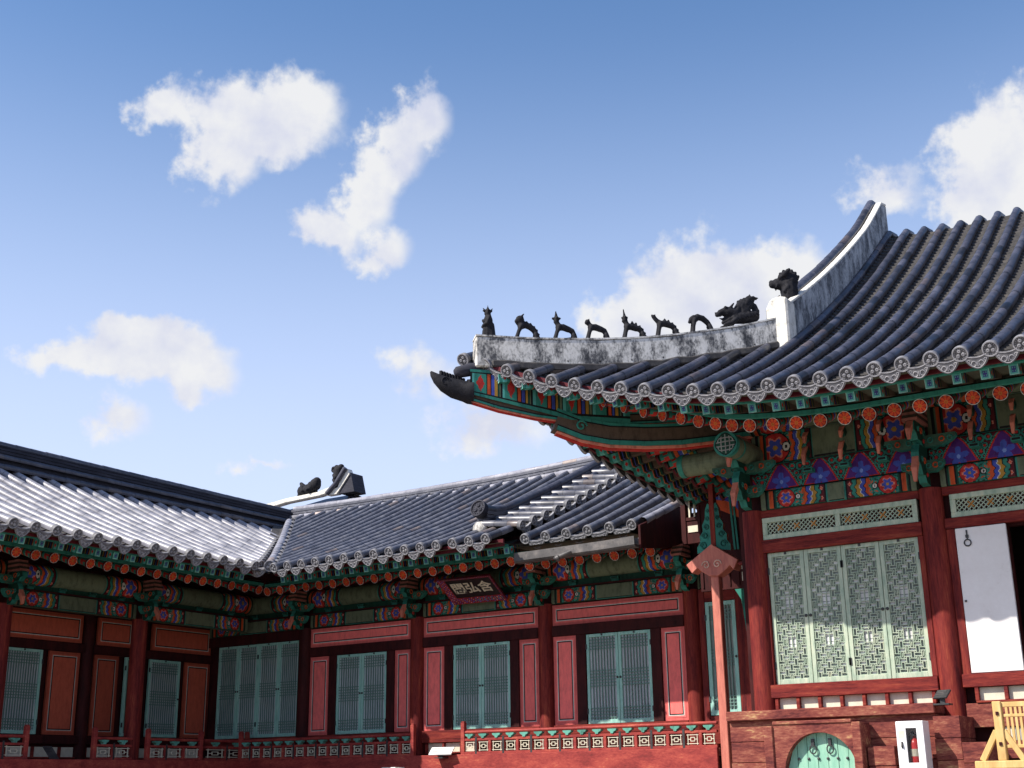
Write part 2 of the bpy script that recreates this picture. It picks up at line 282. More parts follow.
# ------------------------------------------------------------------ painted patterns (dancheong)
def canvas(n, c): return np.tile(np.array(c, float), (n, 1))
def put(C, mask, c): C[mask] = c
def beam_pattern(L, H, Le, seed=0):
    def fn(u, v):
        x = u*L; y = v*H; C = canvas(len(u), G); e = np.minimum(x, L-x); t = e/Le; w = np.abs(v-.5)*2
        inside = t < 1
        put(C, inside & (t > .07) & (t < .10), BK); put(C, inside & (t >= .10) & (t < .125), DG)
        put(C, inside & (t >= .14) & (t < .20), OR); put(C, inside & (t >= .20) & (t < .225), BK); put(C, inside & (t >= .225) & (t < .25), DG)
        mot = inside & (t >= .25) & (t < .66); put(C, mot, TEAL)
        sw = np.sin(e*48+3*np.sin(y*36))*np.sin(y*52+2*np.sin(e*30)); put(C, mot & (sw > .45), DG); put(C, mot & (sw < -.72), OR)
        ex = e-.40*Le; r = np.hypot(ex, y-.5*H)/(.5*H); th = np.arctan2(y-.5*H, ex)
        put(C, mot & (r < .98), BK); put(C, mot & (r < .9), RED); put(C, mot & (r < .62+.12*np.cos(6*th)), SALM); put(C, mot & (r < .5+.1*np.cos(6*th)), BLU); put(C, mot & (r < .16), OCH)
        r2 = np.hypot((e-.585*Le)*1.2, y-.5*H)/(.5*H); put(C, mot & (r2 < .34), BK); put(C, mot & (r2 < .26), WH); put(C, mot & (r2 < .1), BK)
        tc = t - .045*(1-w) + .012*np.sin(v*6*PI)
        for k, c in enumerate((OR, BLU, OCH, TEAL)):
            a = .63+.068*k; put(C, (tc >= a) & (tc < a+.056) & (t < 1.1), c); put(C, (tc >= a+.056) & (tc < a+.068) & (t < 1.1), BK if k != 1 else WH)
        mm = (tc >= .902) & (t < .985); put(C, mm, MAR)
        d = np.abs(e-.945*Le)/.025 + np.minimum(np.abs(v-.25), np.abs(v-.75))*H/.035; put(C, mm & (d < 1), PK); put(C, mm & (d < .45), OR)
        put(C, (t >= .985) & (t < 1.01), BK); put(C, (t >= 1.01) & (t < 1.03), TEAL)
        mid = t >= 1.04; put(C, mid & ((v < .10) & (v > .05)), BK); put(C, (v < .035) & mid, TEAL); put(C, v > .97, BK)
        put(C, (w > .9) & inside & (t > .1), DG)
        return C
    return fn
def lotus_pattern(L, H, pitch, first):
    def fn(u, v):
        x = u*L; y = v*H; q = (x-first)/pitch; q = (q-np.round(q))*pitch; a = np.abs(q)
        C = canvas(len(u), MAR)
        for cx, cy, rr in ((.31, .30, .075), (.19, .31, .06), (.31, .13, .065), (.25, .20, .05), (.27, .06, .05)):
            r = np.hypot(a-cx*pitch/.62, y-cy*H/.38); put(C, r < rr, BK); put(C, (r < rr*.88) & (r > rr*.5), TEAL); put(C, r < rr*.34, RED)
        edge = .245*pitch/.62*np.clip(1-y/(H*.93), 0, 1)**.75 + .02
        top = y < H*.95
        put(C, (a < edge+.045) & top, BK); put(C, (a < edge+.038) & top, TEAL); put(C, (a < edge+.02) & top, BK); put(C, (a < edge+.014) & top, RED); put(C, (a < edge-.012) & top & (y > .02), PUR)
        th = np.arctan2(y-.10*H/.38, q); r = np.hypot(q, y-.10*H/.38); put(C, (r < .06+.09*np.abs(np.cos(2.5*(th-PI/2)))) & (a < edge-.02), BLU); put(C, (r < .028) , (.2, .3, .7))
        put(C, v < .04, BK); put(C, v > .96, TEAL)
        return C
    return fn
def disc_glyph(u, v):
    x = u*2-1; y = v*2-1; r = np.hypot(x, y); C = canvas(len(u), TEAL); put(C, r < .9, BK); put(C, r < .82, DG)
    ins = r < .78; g = ((np.abs(np.abs(y)-.18) < .06) | (np.abs(np.abs(y)-.5) < .06) | (np.abs(x) < .05) | (np.abs(np.abs(x)-.38) < .05) & (np.abs(y) < .62) | (np.abs(np.abs(x)-.62) < .05) & (np.abs(y) > .12))
    put(C, ins & g, (.3, .3, .29)); return C
def flower(r, th):
    C = canvas(len(r), WH); put(C, r < .86, MAR)
    pet = (r < .52+.36*np.abs(np.cos(4*th))**.6); put(C, pet & (r > .2), (.66, .085, .025)); put(C, pet & (r > .2) & (np.abs(np.cos(4*th)) < .35), RED); put(C, r < .24, OCH); put(C, r < .12, OR)
    return C
def bands(stops):                                         # list of (s_end, colour)
    def f(s):
        for e, c in stops:
            if s < e: return c
        return stops[-1][1]
    return f
RB = bands([(.03, TEAL), (.06, BK), (.12, TEAL), (.2, RED), (.26, TEAL), (.30, DG), (.36, OR), (.37, BK), (.43, BLU), (.44, WH), (.50, OCH), (.51, BK), (.55, TEAL), (.57, BK), (9, BRN)])
def rafter_mesh(length, r):                               # along +z from the painted end at z=0
    m = MB(); n = 14; zs = [0, .03, .06, .12, .2, .26, .30, .36, .37, .43, .44, .50, .51, .55, .57, length]
    n0 = len(m.v)
    for z in zs:
        for j in range(n): m.v.append((r*math.cos(2*PI*j/n), r*math.sin(2*PI*j/n), z))
    for i in range(len(zs)-1):
        s = (zs[i]+zs[i+1])/2
        for j in range(n):
            c = RB(s)
            if .12 <= s < .26 and j % 4 == 0: c = TEAL
            if s < .12 and j % 5 == 2: c = RED
            m.face([n0+i*n+j, n0+i*n+(j+1) % n, n0+(i+1)*n+(j+1) % n, n0+(i+1)*n+j], c)
    return m.mesh('rafter', m=M['paint'], smooth=50)
def flower_mesh(r):
    m = MB(); nr, nt = 14, 48; n0 = len(m.v)
    for i in range(nr+1):
        for j in range(nt): m.v.append((r*1.04*i/nr*math.cos(2*PI*j/nt), r*1.04*i/nr*math.sin(2*PI*j/nt), -.012 if i < nr else .03))
    rr = []; tt = []; fs = []
    for i in range(nr):
        for j in range(nt):
            fs.append([n0+i*nt+j, n0+i*nt+(j+1) % nt, n0+(i+1)*nt+(j+1) % nt, n0+(i+1)*nt+j]); rr.append((i+.5)/nr); tt.append(2*PI*(j+.5)/nt)
    for k, (f, c) in enumerate(zip(fs, flower(np.array(rr), np.array(tt)))): m.face(f, c if k < (nr-1)*nt else MAR)
    return m.mesh('flower_end', m=M['paint'])
def flying_mesh(length, w, h):                            # square rafter along +z, y up; painted end and flanks
    m = MB(); zs = [0, .05, .12, .17, .185, .23, .24, .29, .30, .34, .37, length]
    cs = [TEAL, CY, TEAL, OR, BK, BLU, BK, OCH, DG, BK, BRN]
    sq = [(-w/2, -h/2), (w/2, -h/2), (w/2, h/2), (-w/2, h/2)]
    n0 = len(m.v)
    for z in zs:
        for a, b in sq: m.v.append((a, b, z))
    for i in range(len(zs)-1):
        for j in range(4): m.face([n0+i*4+j, n0+i*4+(j+1) % 4, n0+i*4+4+(j+1) % 4, n0+i*4+4+j], cs[i])
    for sx in (-1, 1):                                    # red lozenge on each flank
        x = sx*(w/2+.003); m.v += [(x, 0, .055), (x, h*.3, .087), (x, 0, .118), (x, -h*.3, .087)]; k = len(m.v); m.face([k-4, k-3, k-2, k-1], RED)
    def col(u, v):
        C = canvas(len(u), CY); x = np.abs(u-.5); y = np.abs(v-.5)
        g = ((x < .06) & (y < .3)) | ((x > .16) & (x < .27) & (y < .3) & (y > .08)) | ((y < .06) & (x < .27)) | ((np.abs(y-.27) < .04) & (x < .27)); put(C, g, (.05, .04, .22)); put(C, (x > .44) | (y > .44), (.3, .55, .5)); return C
    m.grid(lambda u, v: (w*(u-.5), h*(v-.5), -.004), 12, 14, col)
    return m.mesh('flying_rafter', m=M['paint'])
RAFTER = rafter_mesh(2.6, .085); FLOWER = flower_mesh(.1); FLYING = flying_mesh(1.1, .115, .135)
FLOWER_B = FLOWER

# ------------------------------------------------------------------ eave tile ends
def round_end_mesh():
    m = MB(); f = lambda x, y, h: (x, y, h)
    m.lathe(f, [(.098, -.06), (.102, .0), (.098, .018), (.084, .018), (.078, .004), (.0, .004)], 24, [(.6,)*3, (.9,)*3, (1.25,)*3, (.9,)*3, (.38,)*3])  # relief shading in the tones: pale rim and motif, dark recess
    for k in range(3):
        a = 2*PI*k/3+PI/2; c = (.036*math.cos(a), .036*math.sin(a))
        m.lathe(lambda x, y, h, c=c: (x+c[0], y+c[1], h), [(.026, .002), (.022, .016), (.012, .018), (0, .012)], 10, (1.15,)*3)
    for k in range(16):
        a = 2*PI*k/16; m.lathe(lambda x, y, h, a=a: (x+.067*math.cos(a), y+.067*math.sin(a), h), [(.008, .002), (.005, .012), (0, .013)], 6, (1.1,)*3)
    return m.mesh('round_tile_end', m=M['tile_end'], smooth=35)
def drip_end_mesh(W=.16):
    m = MB(); k = 14; xs = [-W+2*W*i/k for i in range(k+1)]
    top = [(x, .055-.04*(1-(x/W)**2)) for x in xs]; bot = [(x, .03-.175*(1-(abs(x)/W)**1.9)**.75) for x in xs]
    out = top + list(reversed(bot[1:-1])); m.prism(out, lambda u, v, t: (u, v, t), -.03, .012, (.6,)*3, (1.0,)*3)  # darker plate under pale ribs, relief shading put into the tones
    def rib(pts, r=.007): m.tube([(x, y, .014) for x, y in pts], r, 5, (1.3,)*3, up=(0, .01, 1))
    rib([(x*.88, y+.014) for x, y in bot[1:-1]], .006)
    rib([(x*.9, y-.014) for x, y in top[1:-1]], .005)
    for s in (-1, 1): rib([(s*(.045+.03*math.cos(a)), -.075+.034*math.sin(a)) for a in [i*.55 for i in range(10)]], .006); rib([(s*(.10+.015*math.cos(a)), -.035+.016*math.sin(a)) for a in [i*.6 for i in range(8)]], .005)
    rib([(0, -.05), (0, -.11)], .008)
    return m.mesh('drip_tile_end', m=M['tile_end'], smooth=35)
ROUND_END = round_end_mesh(); DRIP_END = drip_end_mesh(); DRIP_WIDE = drip_end_mesh(.2)

# ------------------------------------------------------------------ tiled slopes
HALF = [math.radians(a) for a in (-35, 0, 30, 60, 90, 120, 150, 180, 215)]
def tile_row(m, pts_fn, s0, s1, r=.078, step=.35, jit=.004, amp=.10, joint=.45, lip=.025):
    # pts_fn(s) -> centre point at plan distance s; each tile's lower lip laps over the one below
    n = max(1, int(round((s1-s0)/step))); prof = []; P = []
    off = (random.uniform(-jit, jit), random.uniform(-jit, jit))
    for i in range(n):
        a = s0+(s1-s0)*i/n; b = s0+(s1-s0)*(i+1)/n; k = random.uniform(.97, 1.03); dx = random.uniform(-jit, jit)
        for q, rr in ((a, r*(1+lip)*k), (b-.012, r*(1-lip*1.4)*k)):
            p = Vector(pts_fn(q)); p.x += off[0]+dx; p.z += off[1]; P.append(p); prof.append([(rr*math.cos(t), rr*math.sin(t)) for t in HALF])
    cols = []
    for i in range(n):
        t = random.gauss(1, amp); w = random.random(); c = (t*1.5, t*1.22, t*.95) if w > .955 and amp > .05 else ((t*(1-amp*4),)*3 if w < .05 and amp > .05 else (t, t, t)); cols += [c, (joint,)*3]
    m.sweep(P, prof, cap=False, closed=False, col=cols)
    return P
def slope(parent, rows, start, end, S, pitch, mat_row='tile', step=.14, r=.078, ends=True, drip=None, lip=.02, bed=True, sag=.05, jit=.0025, **tone):
    """rows: across-coordinates; start/end: plan distance functions; S(a,b) -> world centre of a tile row"""
    m = MB(); q = MB()
    for a in rows:
        s0, s1 = start(a), end(a)
        if s1-s0 < .15: continue
        tile_row(m, lambda s: S(a, s), s0, s1, r, jit=jit, **tone)
        if ends:
            p = Vector(S(a, s0)); t = (Vector(S(a, s0+.25))-p).normalized(); ax = Vector(S(a+.1, s0))-p
            mw = frame_up(p - t*.02 + Vector((0, 0, -.012)), -t + Vector((0, 0, -.12)), ax)
            place('round_tile_end', ROUND_END, parent, mw @ Matrix.Rotation(random.uniform(-.4, .4), 4, 'Z'))
    if bed:
        for a0, a1 in zip(rows[:-1], rows[1:]):
            am = (a0+a1)/2; s0, s1 = start(am), end(am)
            if s1-s0 < .1: continue
            n = max(1, int((s1-s0)/step)); n0 = len(q.v)
            for i in range(n+1):
                s = s0+(s1-s0)*i/n; j = random.uniform(-.004, .004)
                for dz in ((0, lip) if 0 < i < n else ((lip,) if i == 0 else (0,))):
                    for k, (fr, h) in enumerate(((0, -.055), (.3, -.065-sag*.8), (.7, -.065-sag*.8), (1, -.055))):
                        p = Vector(S(a0+(a1-a0)*fr, s)); q.v.append((p.x, p.y, p.z+h+dz+j))
            rows_n = (len(q.v)-n0)//4
            for i in range(rows_n-1):
                for k in range(3): q.face([n0+i*4+k, n0+i*4+k+1, n0+i*4+k+5, n0+i*4+k+4])
            if ends:
                p = Vector(S(am, s0)); t = (Vector(S(am, s0+.25))-p).normalized(); ax = Vector(S(am+.1, s0))-p
                place('drip_tile_end', drip or DRIP_END, parent, frame_up(p + t*.02 + Vector((0, 0, -.095)), -t + Vector((0, 0, -.05)), ax) @ Matrix.Rotation(random.uniform(-.05, .05), 4, 'Z'))
    o = m.build('tile_rows', mat_row+'_row', parent, smooth=60)
    if bed: q.build('tile_bed', 'bed', parent)
    return o
def arange(a, b, s): return [a+s*i for i in range(int(math.floor((b-a)/s+1e-6))+1)]

# ------------------------------------------------------------------ ground and terraces
m = MB(); m.v = [(-300, -250, -1.6), (300, -250, -1.6), (300, 350, -1.6), (-300, 350, -1.6)]; m.face([0, 1, 2, 3])
tag(m.build('ground', 'sand'), 'pale sandy courtyard ground in front of the halls', None, kind='structure')
def terrace(x0, x1, y0, y1, z1, label):
    m = MB(); m.box(x0, x1, y0, y1, -1.6, z1-.16); m.box(x0-.05, x1+.05, y0-.05, y1, z1-.157, z1)
    tag(m.build('stone_terrace', 'stone', bevel=.015), label, 'terrace')
terrace(-30, -21.0, 6, 30, -.45, 'low granite terrace carrying the shaded left wing'); terrace(-20.9, -9.2, 20.7, 30, -.45, 'low granite terrace under the red connecting wing')
terrace(-9.0, 3.5, 16.2, 31, -.35, 'tall granite terrace under the hall on the right')

# ------------------------------------------------------------------ shared wall pieces
def panel(parent, T, a0, a1, z0, z1, d, shade=SAL, name='wall_panel'):
    m = MB(T); fr = tuple(c*.72 for c in shade)
    m.box(a0, a1, d-.05, d, z0, z1, fr)
    b = .055; m.box(a0+b, a1-b, d-.02, d+.006, z0+b, z1-b, shade)
    def ring(o, w, c, dd):
        x0, x1, y0, y1 = a0+o, a1-o, z0+o, z1-o
        for r in ((x0, x1, y0, y0+w), (x0, x1, y1-w, y1), (x0, x0+w, y0+w, y1-w), (x1-w, x1, y0+w, y1-w)): m.box(r[0], r[1], d-.01, dd, r[2], r[3], c)
    ring(.085, .014, WH, d+.009); ring(.101, .02, BK, d+.0095)
    return m.build(name, 'panel', parent)
def bars_leaf(mb, a0, a1, d, z0, z1, stile):              # vertical bars with three grids of cross bars
    w = .017; x0, x1, y0, y1 = a0+stile, a1-stile, z0+stile, z1-stile; n = max(4, int(round((x1-x0)/.062)))
    for i in range(1, n): x = x0+(x1-x0)*i/n; mb.box(x-w/2, x+w/2, d-.02, d-.002, y0, y1)
    H = y1-y0
    for c, k in ((.91, 4), (.5, 6), (.09, 4)):
        zc = y0+H*c
        for i in range(k):
            z = zc+(i-(k-1)/2)*.058
            if y0+.01 < z < y1-.01: mb.box(x0, x1, d-.022, d-.004, z-w/2, z+w/2)
def wan_leaf(mb, a0, a1, d, z0, z1, stile):               # interlocking fret with open two-pane eyes
    x0, x1, y0, y1 = a0+stile, a1-stile, z0+stile, z1-stile; W = x1-x0; H = y1-y0; nx = 6; ny = int(round(H/(W/nx))); s = W/nx; sz = H/ny; w = .0095
    def hb(u0, u1, v): mb.box(x0+max(0, u0)*s, x0+min(nx, u1)*s, d-.02, d-.003, y0+v*sz-w/2, y0+v*sz+w/2)
    def vb(u, v0, v1): mb.box(x0+u*s-w/2, x0+u*s+w/2, d-.022, d-.002, y0+max(0, v0)*sz, y0+min(ny, v1)*sz)
    eyes = [int(ny*.36), int(ny*.66)]
    if ny > 24: eyes = [int(ny*.3), int(ny*.62)]
    def in_eye(i, j): return any(2 <= i <= 3 and e-1 <= j <= e+1 for e in eyes)
    for i in range(nx):
        for j in range(ny):
            if in_eye(i, j): continue
            p = (i+2*j) % 4 if (i+j) % 2 else -1
            if (i+j) % 2 == 0: vb(i+.2, j-.2, j+1.2); vb(i+.8, j-.2, j+1.2); vb(i+.5, j+.1, j+.9) if (i*5+j*3) % 4 else None
            else: hb(i-.2, i+1.2, j+.2); hb(i-.2, i+1.2, j+.8)
    for e in eyes:
        vb(2.1, e-1, e+2); vb(3.9, e-1, e+2); hb(2.1, 3.9, e-.6); hb(2.1, 3.9, e+1.6); vb(3, e-.6, e+1.6); hb(1.8, 2.1, e+.5); hb(3.9, 4.2, e+.5)
def door(parent, T, a0, a1, z0, z1, n, d=.0, style='bars', paint='teal_lattice', paper='paper_dark', name='lattice_door', stile=.06):
    holder = None
    for k in range(n):
        x0 = a0+(a1-a0)*k/n+.004; x1 = a0+(a1-a0)*(k+1)/n-.004
        m = MB(T); dd = d+.03
        m.box(x0, x0+stile, d-.03, dd, z0, z1); m.box(x1-stile, x1, d-.03, dd, z0, z1); m.box(x0+stile, x1-stile, d-.03, dd-.002, z1-stile, z1); m.box(x0+stile, x1-stile, d-.03, dd-.002, z0, z0+stile*1.2)
        leaf = m.build(name, paint, parent, bevel=.004)
        q = MB(T); (bars_leaf if style == 'bars' else wan_leaf)(q, x0, x1, d+.022, z0, z1, stile); q.build('lattice', 'teal_bar' if style == 'bars' else paint, leaf)
        p = MB(T); p.box(x0+stile*.6, x1-stile*.6, d-.028, d-.012, z0+stile*.6, z1-stile*.6, (.27, .31, .29) if style == 'wan' else None)
        if style != 'wan': p.build('door_paper', paper, leaf)
        if style == 'wan':                                 # paper painted dark for the bars' shadow, bright in the open cells
            w_ = x1-x0-2*stile; ny = int(round((z1-z0-2*stile)/(w_/6))); sz = (z1-z0-2*stile)/ny; sx = w_/6; pn = p
            eyes = [int(ny*.3), int(ny*.62)] if ny > 24 else [int(ny*.36), int(ny*.66)]
            for i in range(6):
                for j in range(ny):
                    eye = any(2 <= i <= 3 and e-1 <= j <= e+1 for e in eyes); near = any(1 <= i <= 4 and e-3 <= j <= e+3 for e in eyes)
                    if eye or ((i+j) % 2 and (near or (i*3+j) % 4 == 1)): u0, v0 = x0+stile+i*sx, z0+stile+j*sz; pn.box(u0+.004, u0+sx-.004, d-.0118, d-.009, v0+sz*.08, v0+sz*.92, (.74, .74, .73))
            pn.build('door_paper', 'panel', leaf)
        hx = x0 if k % 2 == 0 else x1
        for zz in (z0+(z1-z0)*.14, z0+(z1-z0)*.86): h = MB(T); h.box(hx-.016, hx+.016, dd, dd+.014, zz-.05, zz+.05); h.build('iron_hinge', 'iron', leaf)
        h = MB(T); h.box((x0+x1)/2-.017, (x0+x1)/2+.017, dd, dd+.012, z1-.04, z1-.006); h.build('iron_catch', 'iron', leaf)
        hx = x1-.03 if k % 2 == 0 else x0+.03; zm = (z0+z1)/2
        h = MB(T); h.lathe(lambda x, y, q: (hx+x, dd+q, zm+y), [(.024, -.002), (.022, .012), (.010, .02), (0, .021)], 12); h.build('iron_latch', 'iron', leaf, smooth=40)
def column(parent, x, y, z0, z1, r=.165, m_='red', name='column'):
    m = MB(); m.lathe(lambda a, b, h: (x+a, y+b, h), [(r*1.03, z0), (r, z0+(z1-z0)*.3), (r*.97, z1)], 20)
    return m.build(name, m_, parent, smooth=40)
def painted_beam(parent, T, a0, a1, z0, z1, d, depth=.2, Le=1.0, name='painted_beam', pat=None, res=.0125):
    m = MB(T); L = a1-a0; H = z1-z0; fn = pat or beam_pattern(L, H, Le)
    def prof(v):
        e = min(v, 1-v); return d - .02*max(0, 1-e/.12)**2
    m.grid(lambda u, v: (a0+u*L, prof(v), z0+v*H), int(L/res), int(H/res), fn)
    b = lambda c: tuple(x*.8 for x in c)
    m.box(a0, a1, d-depth, d-.022, z0, z1, b(G)); return m.build(name, 'paint', parent)
def round_purlin(parent, T, a0, a1, zc, r, d, Le, name='painted_purlin'):
    m = MB(T); L = a1-a0; H = r*PI*.75
    m.grid(lambda u, v: (a0+u*L, d+r*math.sin((v-.5)*PI*.95+PI/2)-r, zc+r*math.sin((v-.5)*PI*.95)), int(L/.0125), 30, beam_pattern(L, 2*r, Le, 1))
    return m.build(name, 'paint', parent)
def soros(parent, T, a0, a1, z, d, pitch=.75):            # little bearing blocks between the two beams
    n = int((a1-a0)/pitch)
    for i in range(n):
        a = a0+(a1-a0)*(i+.5)/n; m = MB(T); m.box(a-.10, a+.10, d-.1, d+.05, z+.045, z+.10, DG); m.box(a-.075, a+.075, d-.1, d+.035, z-.005, z+.044, TEAL)
        m.box(a-.085, a+.085, d+.05, d+.054, z+.055, z+.09, TEAL); m.box(a-.07, a+.07, d+.054, d+.057, z+.063, z+.082, BK); m.build('bearing_block', 'paint', parent)
def bracket_mesh(h, out, wide, C=False):
    """column bracket at local origin (column face): x along wall, y outward, z up from 0 to h"""
    m = MB()
    def cloud(z0, z1, y1, t):                             # scroll-edged board standing out from the wall
        o = [(0, z0), (y1*.35, z0+.02), (y1*.5, z0+(z1-z0)*.22), (y1*.72, z0+(z1-z0)*.2), (y1*.85, z0+(z1-z0)*.42), (y1, z0+(z1-z0)*.5), (y1*.97, z0+(z1-z0)*.78), (y1*.8, z1), (0, z1)]
        m.prism(o, lambda u, v, q: (q, u, v), -t, t, DG, TEAL)
        for s in (-1, 1):
            for cy, cz, rr, c in ((.2, .55, .055, TEAL), (.45, .6, .05, OR), (.68, .62, .04, TEAL), (.3, .25, .03, RED)):
                x = s*(t+.004); P = []; yy = y1*cy; zz = z0+(z1-z0)*cz
                for a in range(10): P.append((x, yy+rr*(1-.04*a)*math.cos(a*.7), zz+rr*(1-.04*a)*math.sin(a*.7)))
                m.tube(P, .011, 4, c, up=(1, .01, .01))
    def beak(z, y0, y1, dz):
        P = [(0, y0, z), (0, y0+(y1-y0)*.6, z-dz*.15), (0, y1, z-dz*.55), (0, y1+.02, z-dz)]
        m.sweep(P, [[(-.045*k, -.04*k), (.045*k, -.04*k), (.045*k, .04*k), (-.045*k, .04*k)] for k in (1, 1, .9, .45)], (1, 0, .01) if False else (0, 0.2, 1), SALM)
    cloud(h*.02, h*.5, out*.8, .055); cloud(h*.48, h*.82, out, .06)
    beak(h*.36, out*.45, out*.95, h*.36)
    if C: beak(h*.78, out*.6, out*1.12, h*.26)
    # carved beam end above: rounded pink and brown courses
    zb = h*.78
    for k in range(5):
        c = PK if k % 2 == 0 else BRN
        m.box(-.11, .11, 0, out*.95-.02*k, zb+k*.045, zb+(k+1)*.045-.006, tuple(x*.6 for x in c))
    for s in (-1, 1):                                     # arms along the wall
        for z0, ln in ((h*.18, wide*.6), (h*.5, wide)):
            o = [(.05, z0), (ln*.6, z0), (ln*.85, z0+.05), (ln, z0+.11), (ln, z0+.16), (.05, z0+.16)]
            m.prism([(s*a, b) for a, b in o], lambda u, v, q: (u, q, v), .02, .14, (.05, .12, .08), TEAL)
            for a in (.3, .62, .85):
                P = [(s*(ln*a+.035*math.cos(q*.7)), .146, z0+.085+.035*math.sin(q*.7)) for q in range(10)]; m.tube(P, .010, 4, TEAL if a != .62 else OR, up=(.01, 1, .01))
    return m.mesh('column_bracket', m=M['paint'])
BR_B = bracket_mesh(.82, .42, .38); BR_C = bracket_mesh(1.12, .55, .5, True)
def beak_mesh():
    m = MB()
    for z, y0, y1, dz in ((.54, .05, .17, .17), (.30, .12, .26, .28)):
        P = [(0, y0, z), (0, y0+(y1-y0)*.5, z-dz*.12), (0, y1, z-dz*.5), (0, y1+.015, z-dz)]
        m.sweep(P, [[(-.03*k, -.03*k), (.03*k, -.03*k), (.03*k, .03*k), (-.03*k, .03*k)] for k in (1, 1, .95, .6)], (0, .2, 1), SALM)
        m.bar((0, y0-.03, z-.02), (0, y1-.06, z-dz*.5-.02), .07, .1, (0, .2, 1), DG)
    m.box(-.07, .07, .02, .16, -.06, .0, TEAL); m.box(-.055, .055, .16, .164, -.045, -.015, BK)
    return m.mesh('beak_bracket', m=M['paint'])
BEAK = beak_mesh()

# ------------------------------------------------------------------ eaves: rafters, boards, soffit along any eave curve
def eave(parent, T, A, ye, ze, target, zt, skip_flying=lambda a: False, fy=None, raf=.345, inner=None, boards=True):
    """T(a,b)->plan xy (b = plan distance measured as on the front); A: (a0,a1); ye/ze: eave line; target(a): inner plan (a,b) where rafters run to; zt: height there"""
    a0, a1 = A
    def P(a, b, z): x, y = T(a, b); return Vector((x, y, z))
    i0, i1 = inner or A
    for a in arange(i0, i1, raf):
        e = Vector((a, ye(a))); tg = Vector(target(a)); dr = (tg-e).normalized(); L = (tg-e).length
        s = e+dr*1.1; p = P(s.x, s.y, ze(a)-.28); q = P(tg.x, tg.y, zt); t = (q-p).normalized()
        o = place('rafter', RAFTER, parent, frame_mat(p, t, (t.y, -t.x, 0)))
        fl = bpy.data.objects.new('flower_end', FLOWER); COL.objects.link(fl); fl.parent = o
        if not skip_flying(a) and a0 <= a <= a1:
            k = max(0, e.x-tg.x) if False else abs(e.x-tg.x)/3.6; k = min(k, 1); s = e+dr*(.38-.34*k); p2 = P(s.x, s.y, ze(a)-.205); s2 = s+dr; q2 = P(s2.x, s2.y, ze(a)-.205+.26-.16*k); t2 = (q2-p2).normalized()
            place('flying_rafter', FLYING, parent, frame_mat(p2, t2, t2.cross(Vector((0, 0, 1)))))
    n = 40; rows = []
    bars = {'eave_board': [(.33, -.125, .075, .05, TEAL), (.20, -.085, .05, .13, MAR)], 'rafter_board': [(1.04, -.165, .07, .06, TEAL), (1.1, -.125, .05, .05, BK)]}
    def pt(a, off, dz):
        e = Vector((a, ye(a))); tg = Vector(target(a)); dr = (tg-e).normalized(); k = min(1, abs(e.x-tg.x)/3.6); s = e+dr*(off*(1-.6*k) if off < .5 else off); return P(s.x, s.y, ze(a)+dz)
    aa = [a0+(a1-a0)*i/n for i in range(n+1)]
    ai = [i0+(i1-i0)*i/n for i in range(n+1)]
    for nm, ls in bars.items():
        m = MB()
        for off, dz, w, h, c in ls: m.sweep([pt(a, off, dz) for a in (ai if nm == 'rafter_board' else aa)], [(-w/2, -h/2), (w/2, -h/2), (w/2, h/2), (-w/2, h/2)], col=c)
        if boards or nm == 'rafter_board': m.build(nm, 'paint', parent)
    m = MB(); n0 = 0
    for a in ai:
        tg = target(a)
        for p in (pt(a, .08 if a0 <= a <= a1 else 1.0, -.10), pt(a, 1.12, -.06), pt(a, 1.12, -.15), P(tg[0], tg[1], zt+.12)): m.v.append(tuple(p))
    for i in range(n):
        for k in range(3): m.face([i*4+k, i*4+k+1, i*4+k+5, i*4+k+4])
    m.build('soffit_boards', 'soffit', parent)

# ------------------------------------------------------------------ the hall on the right
hall = thing('palace_hall', 'tall painted wooden hall with sweeping dark tiled roof and white stained ridges', 'hall', (-4, 18, -.35))
def sC(a): return min(1.05, max(0, (-5.5-a)/5.4))
def yeC(a): return 15.5-.5*sC(a)**2
ZEC = [(-10.9, 6.20), (-10.49, 6.05), (-10.13, 5.90), (-9.77, 5.76), (-9.41, 5.63), (-9.05, 5.52), (-8.69, 5.43), (-8.33, 5.35), (-7.97, 5.27), (-7.61, 5.20), (-7.25, 5.14), (-6.89, 5.10), (-6.53, 5.06), (-6.17, 5.03), (-5.5, 4.99), (-4, 4.98), (-3, 4.97), (1, 4.97)]
def zeC(a): return float(np.interp(a, [q[0] for q in ZEC], [q[1] for q in ZEC]))
def zC(a, b):
    d = min(b, 24.3)-yeC(a); z = zeC(a)+.44*d+.02*d*d
    if b > 24.3: x = b-24.3; z += .79*x-.88*x*x
    return z
HIP = 25.68
SCf = lambda a, b: (a, b, zC(a, b))
SCl = lambda a, b: (b-HIP, a+HIP, zC(a, b))
rowsC = [-10.85+.36*i for i in range(33)]
slope(hall, rowsC, yeC, lambda a: max(yeC(a)+.3, min(a+HIP+.06, 25.5)) if a < -7.0 else 25.5, SCf, .36, step=.15, r=.076, lip=.042, jit=.006, amp=.17, joint=.25)
slope(hall, [r for r in rowsC if -10.3 < r < -2.4], yeC, lambda a: max(yeC(a)+.4, min(a+HIP+.06, 18.62)), SCl, .36, step=.2, r=.076)
m = MB()                                                   # plain far slope, closing the roof
xs = [-11.2+11.9*i/24 for i in range(25)]; ys = [24.9+9*i/16 for i in range(17)]
for y in ys:
    for x in xs: m.v.append((x, y, zC(x, 49.5-y)-.08))
for j in range(16):
    for i in range(24):
        if xs[i] >= -7.2 or (49.5-ys[j+1]) <= xs[i]+HIP: m.face([j*25+i, j*25+i+1, (j+1)*25+i+1, (j+1)*25+i])
m.build('far_slope', 'bed', hall)
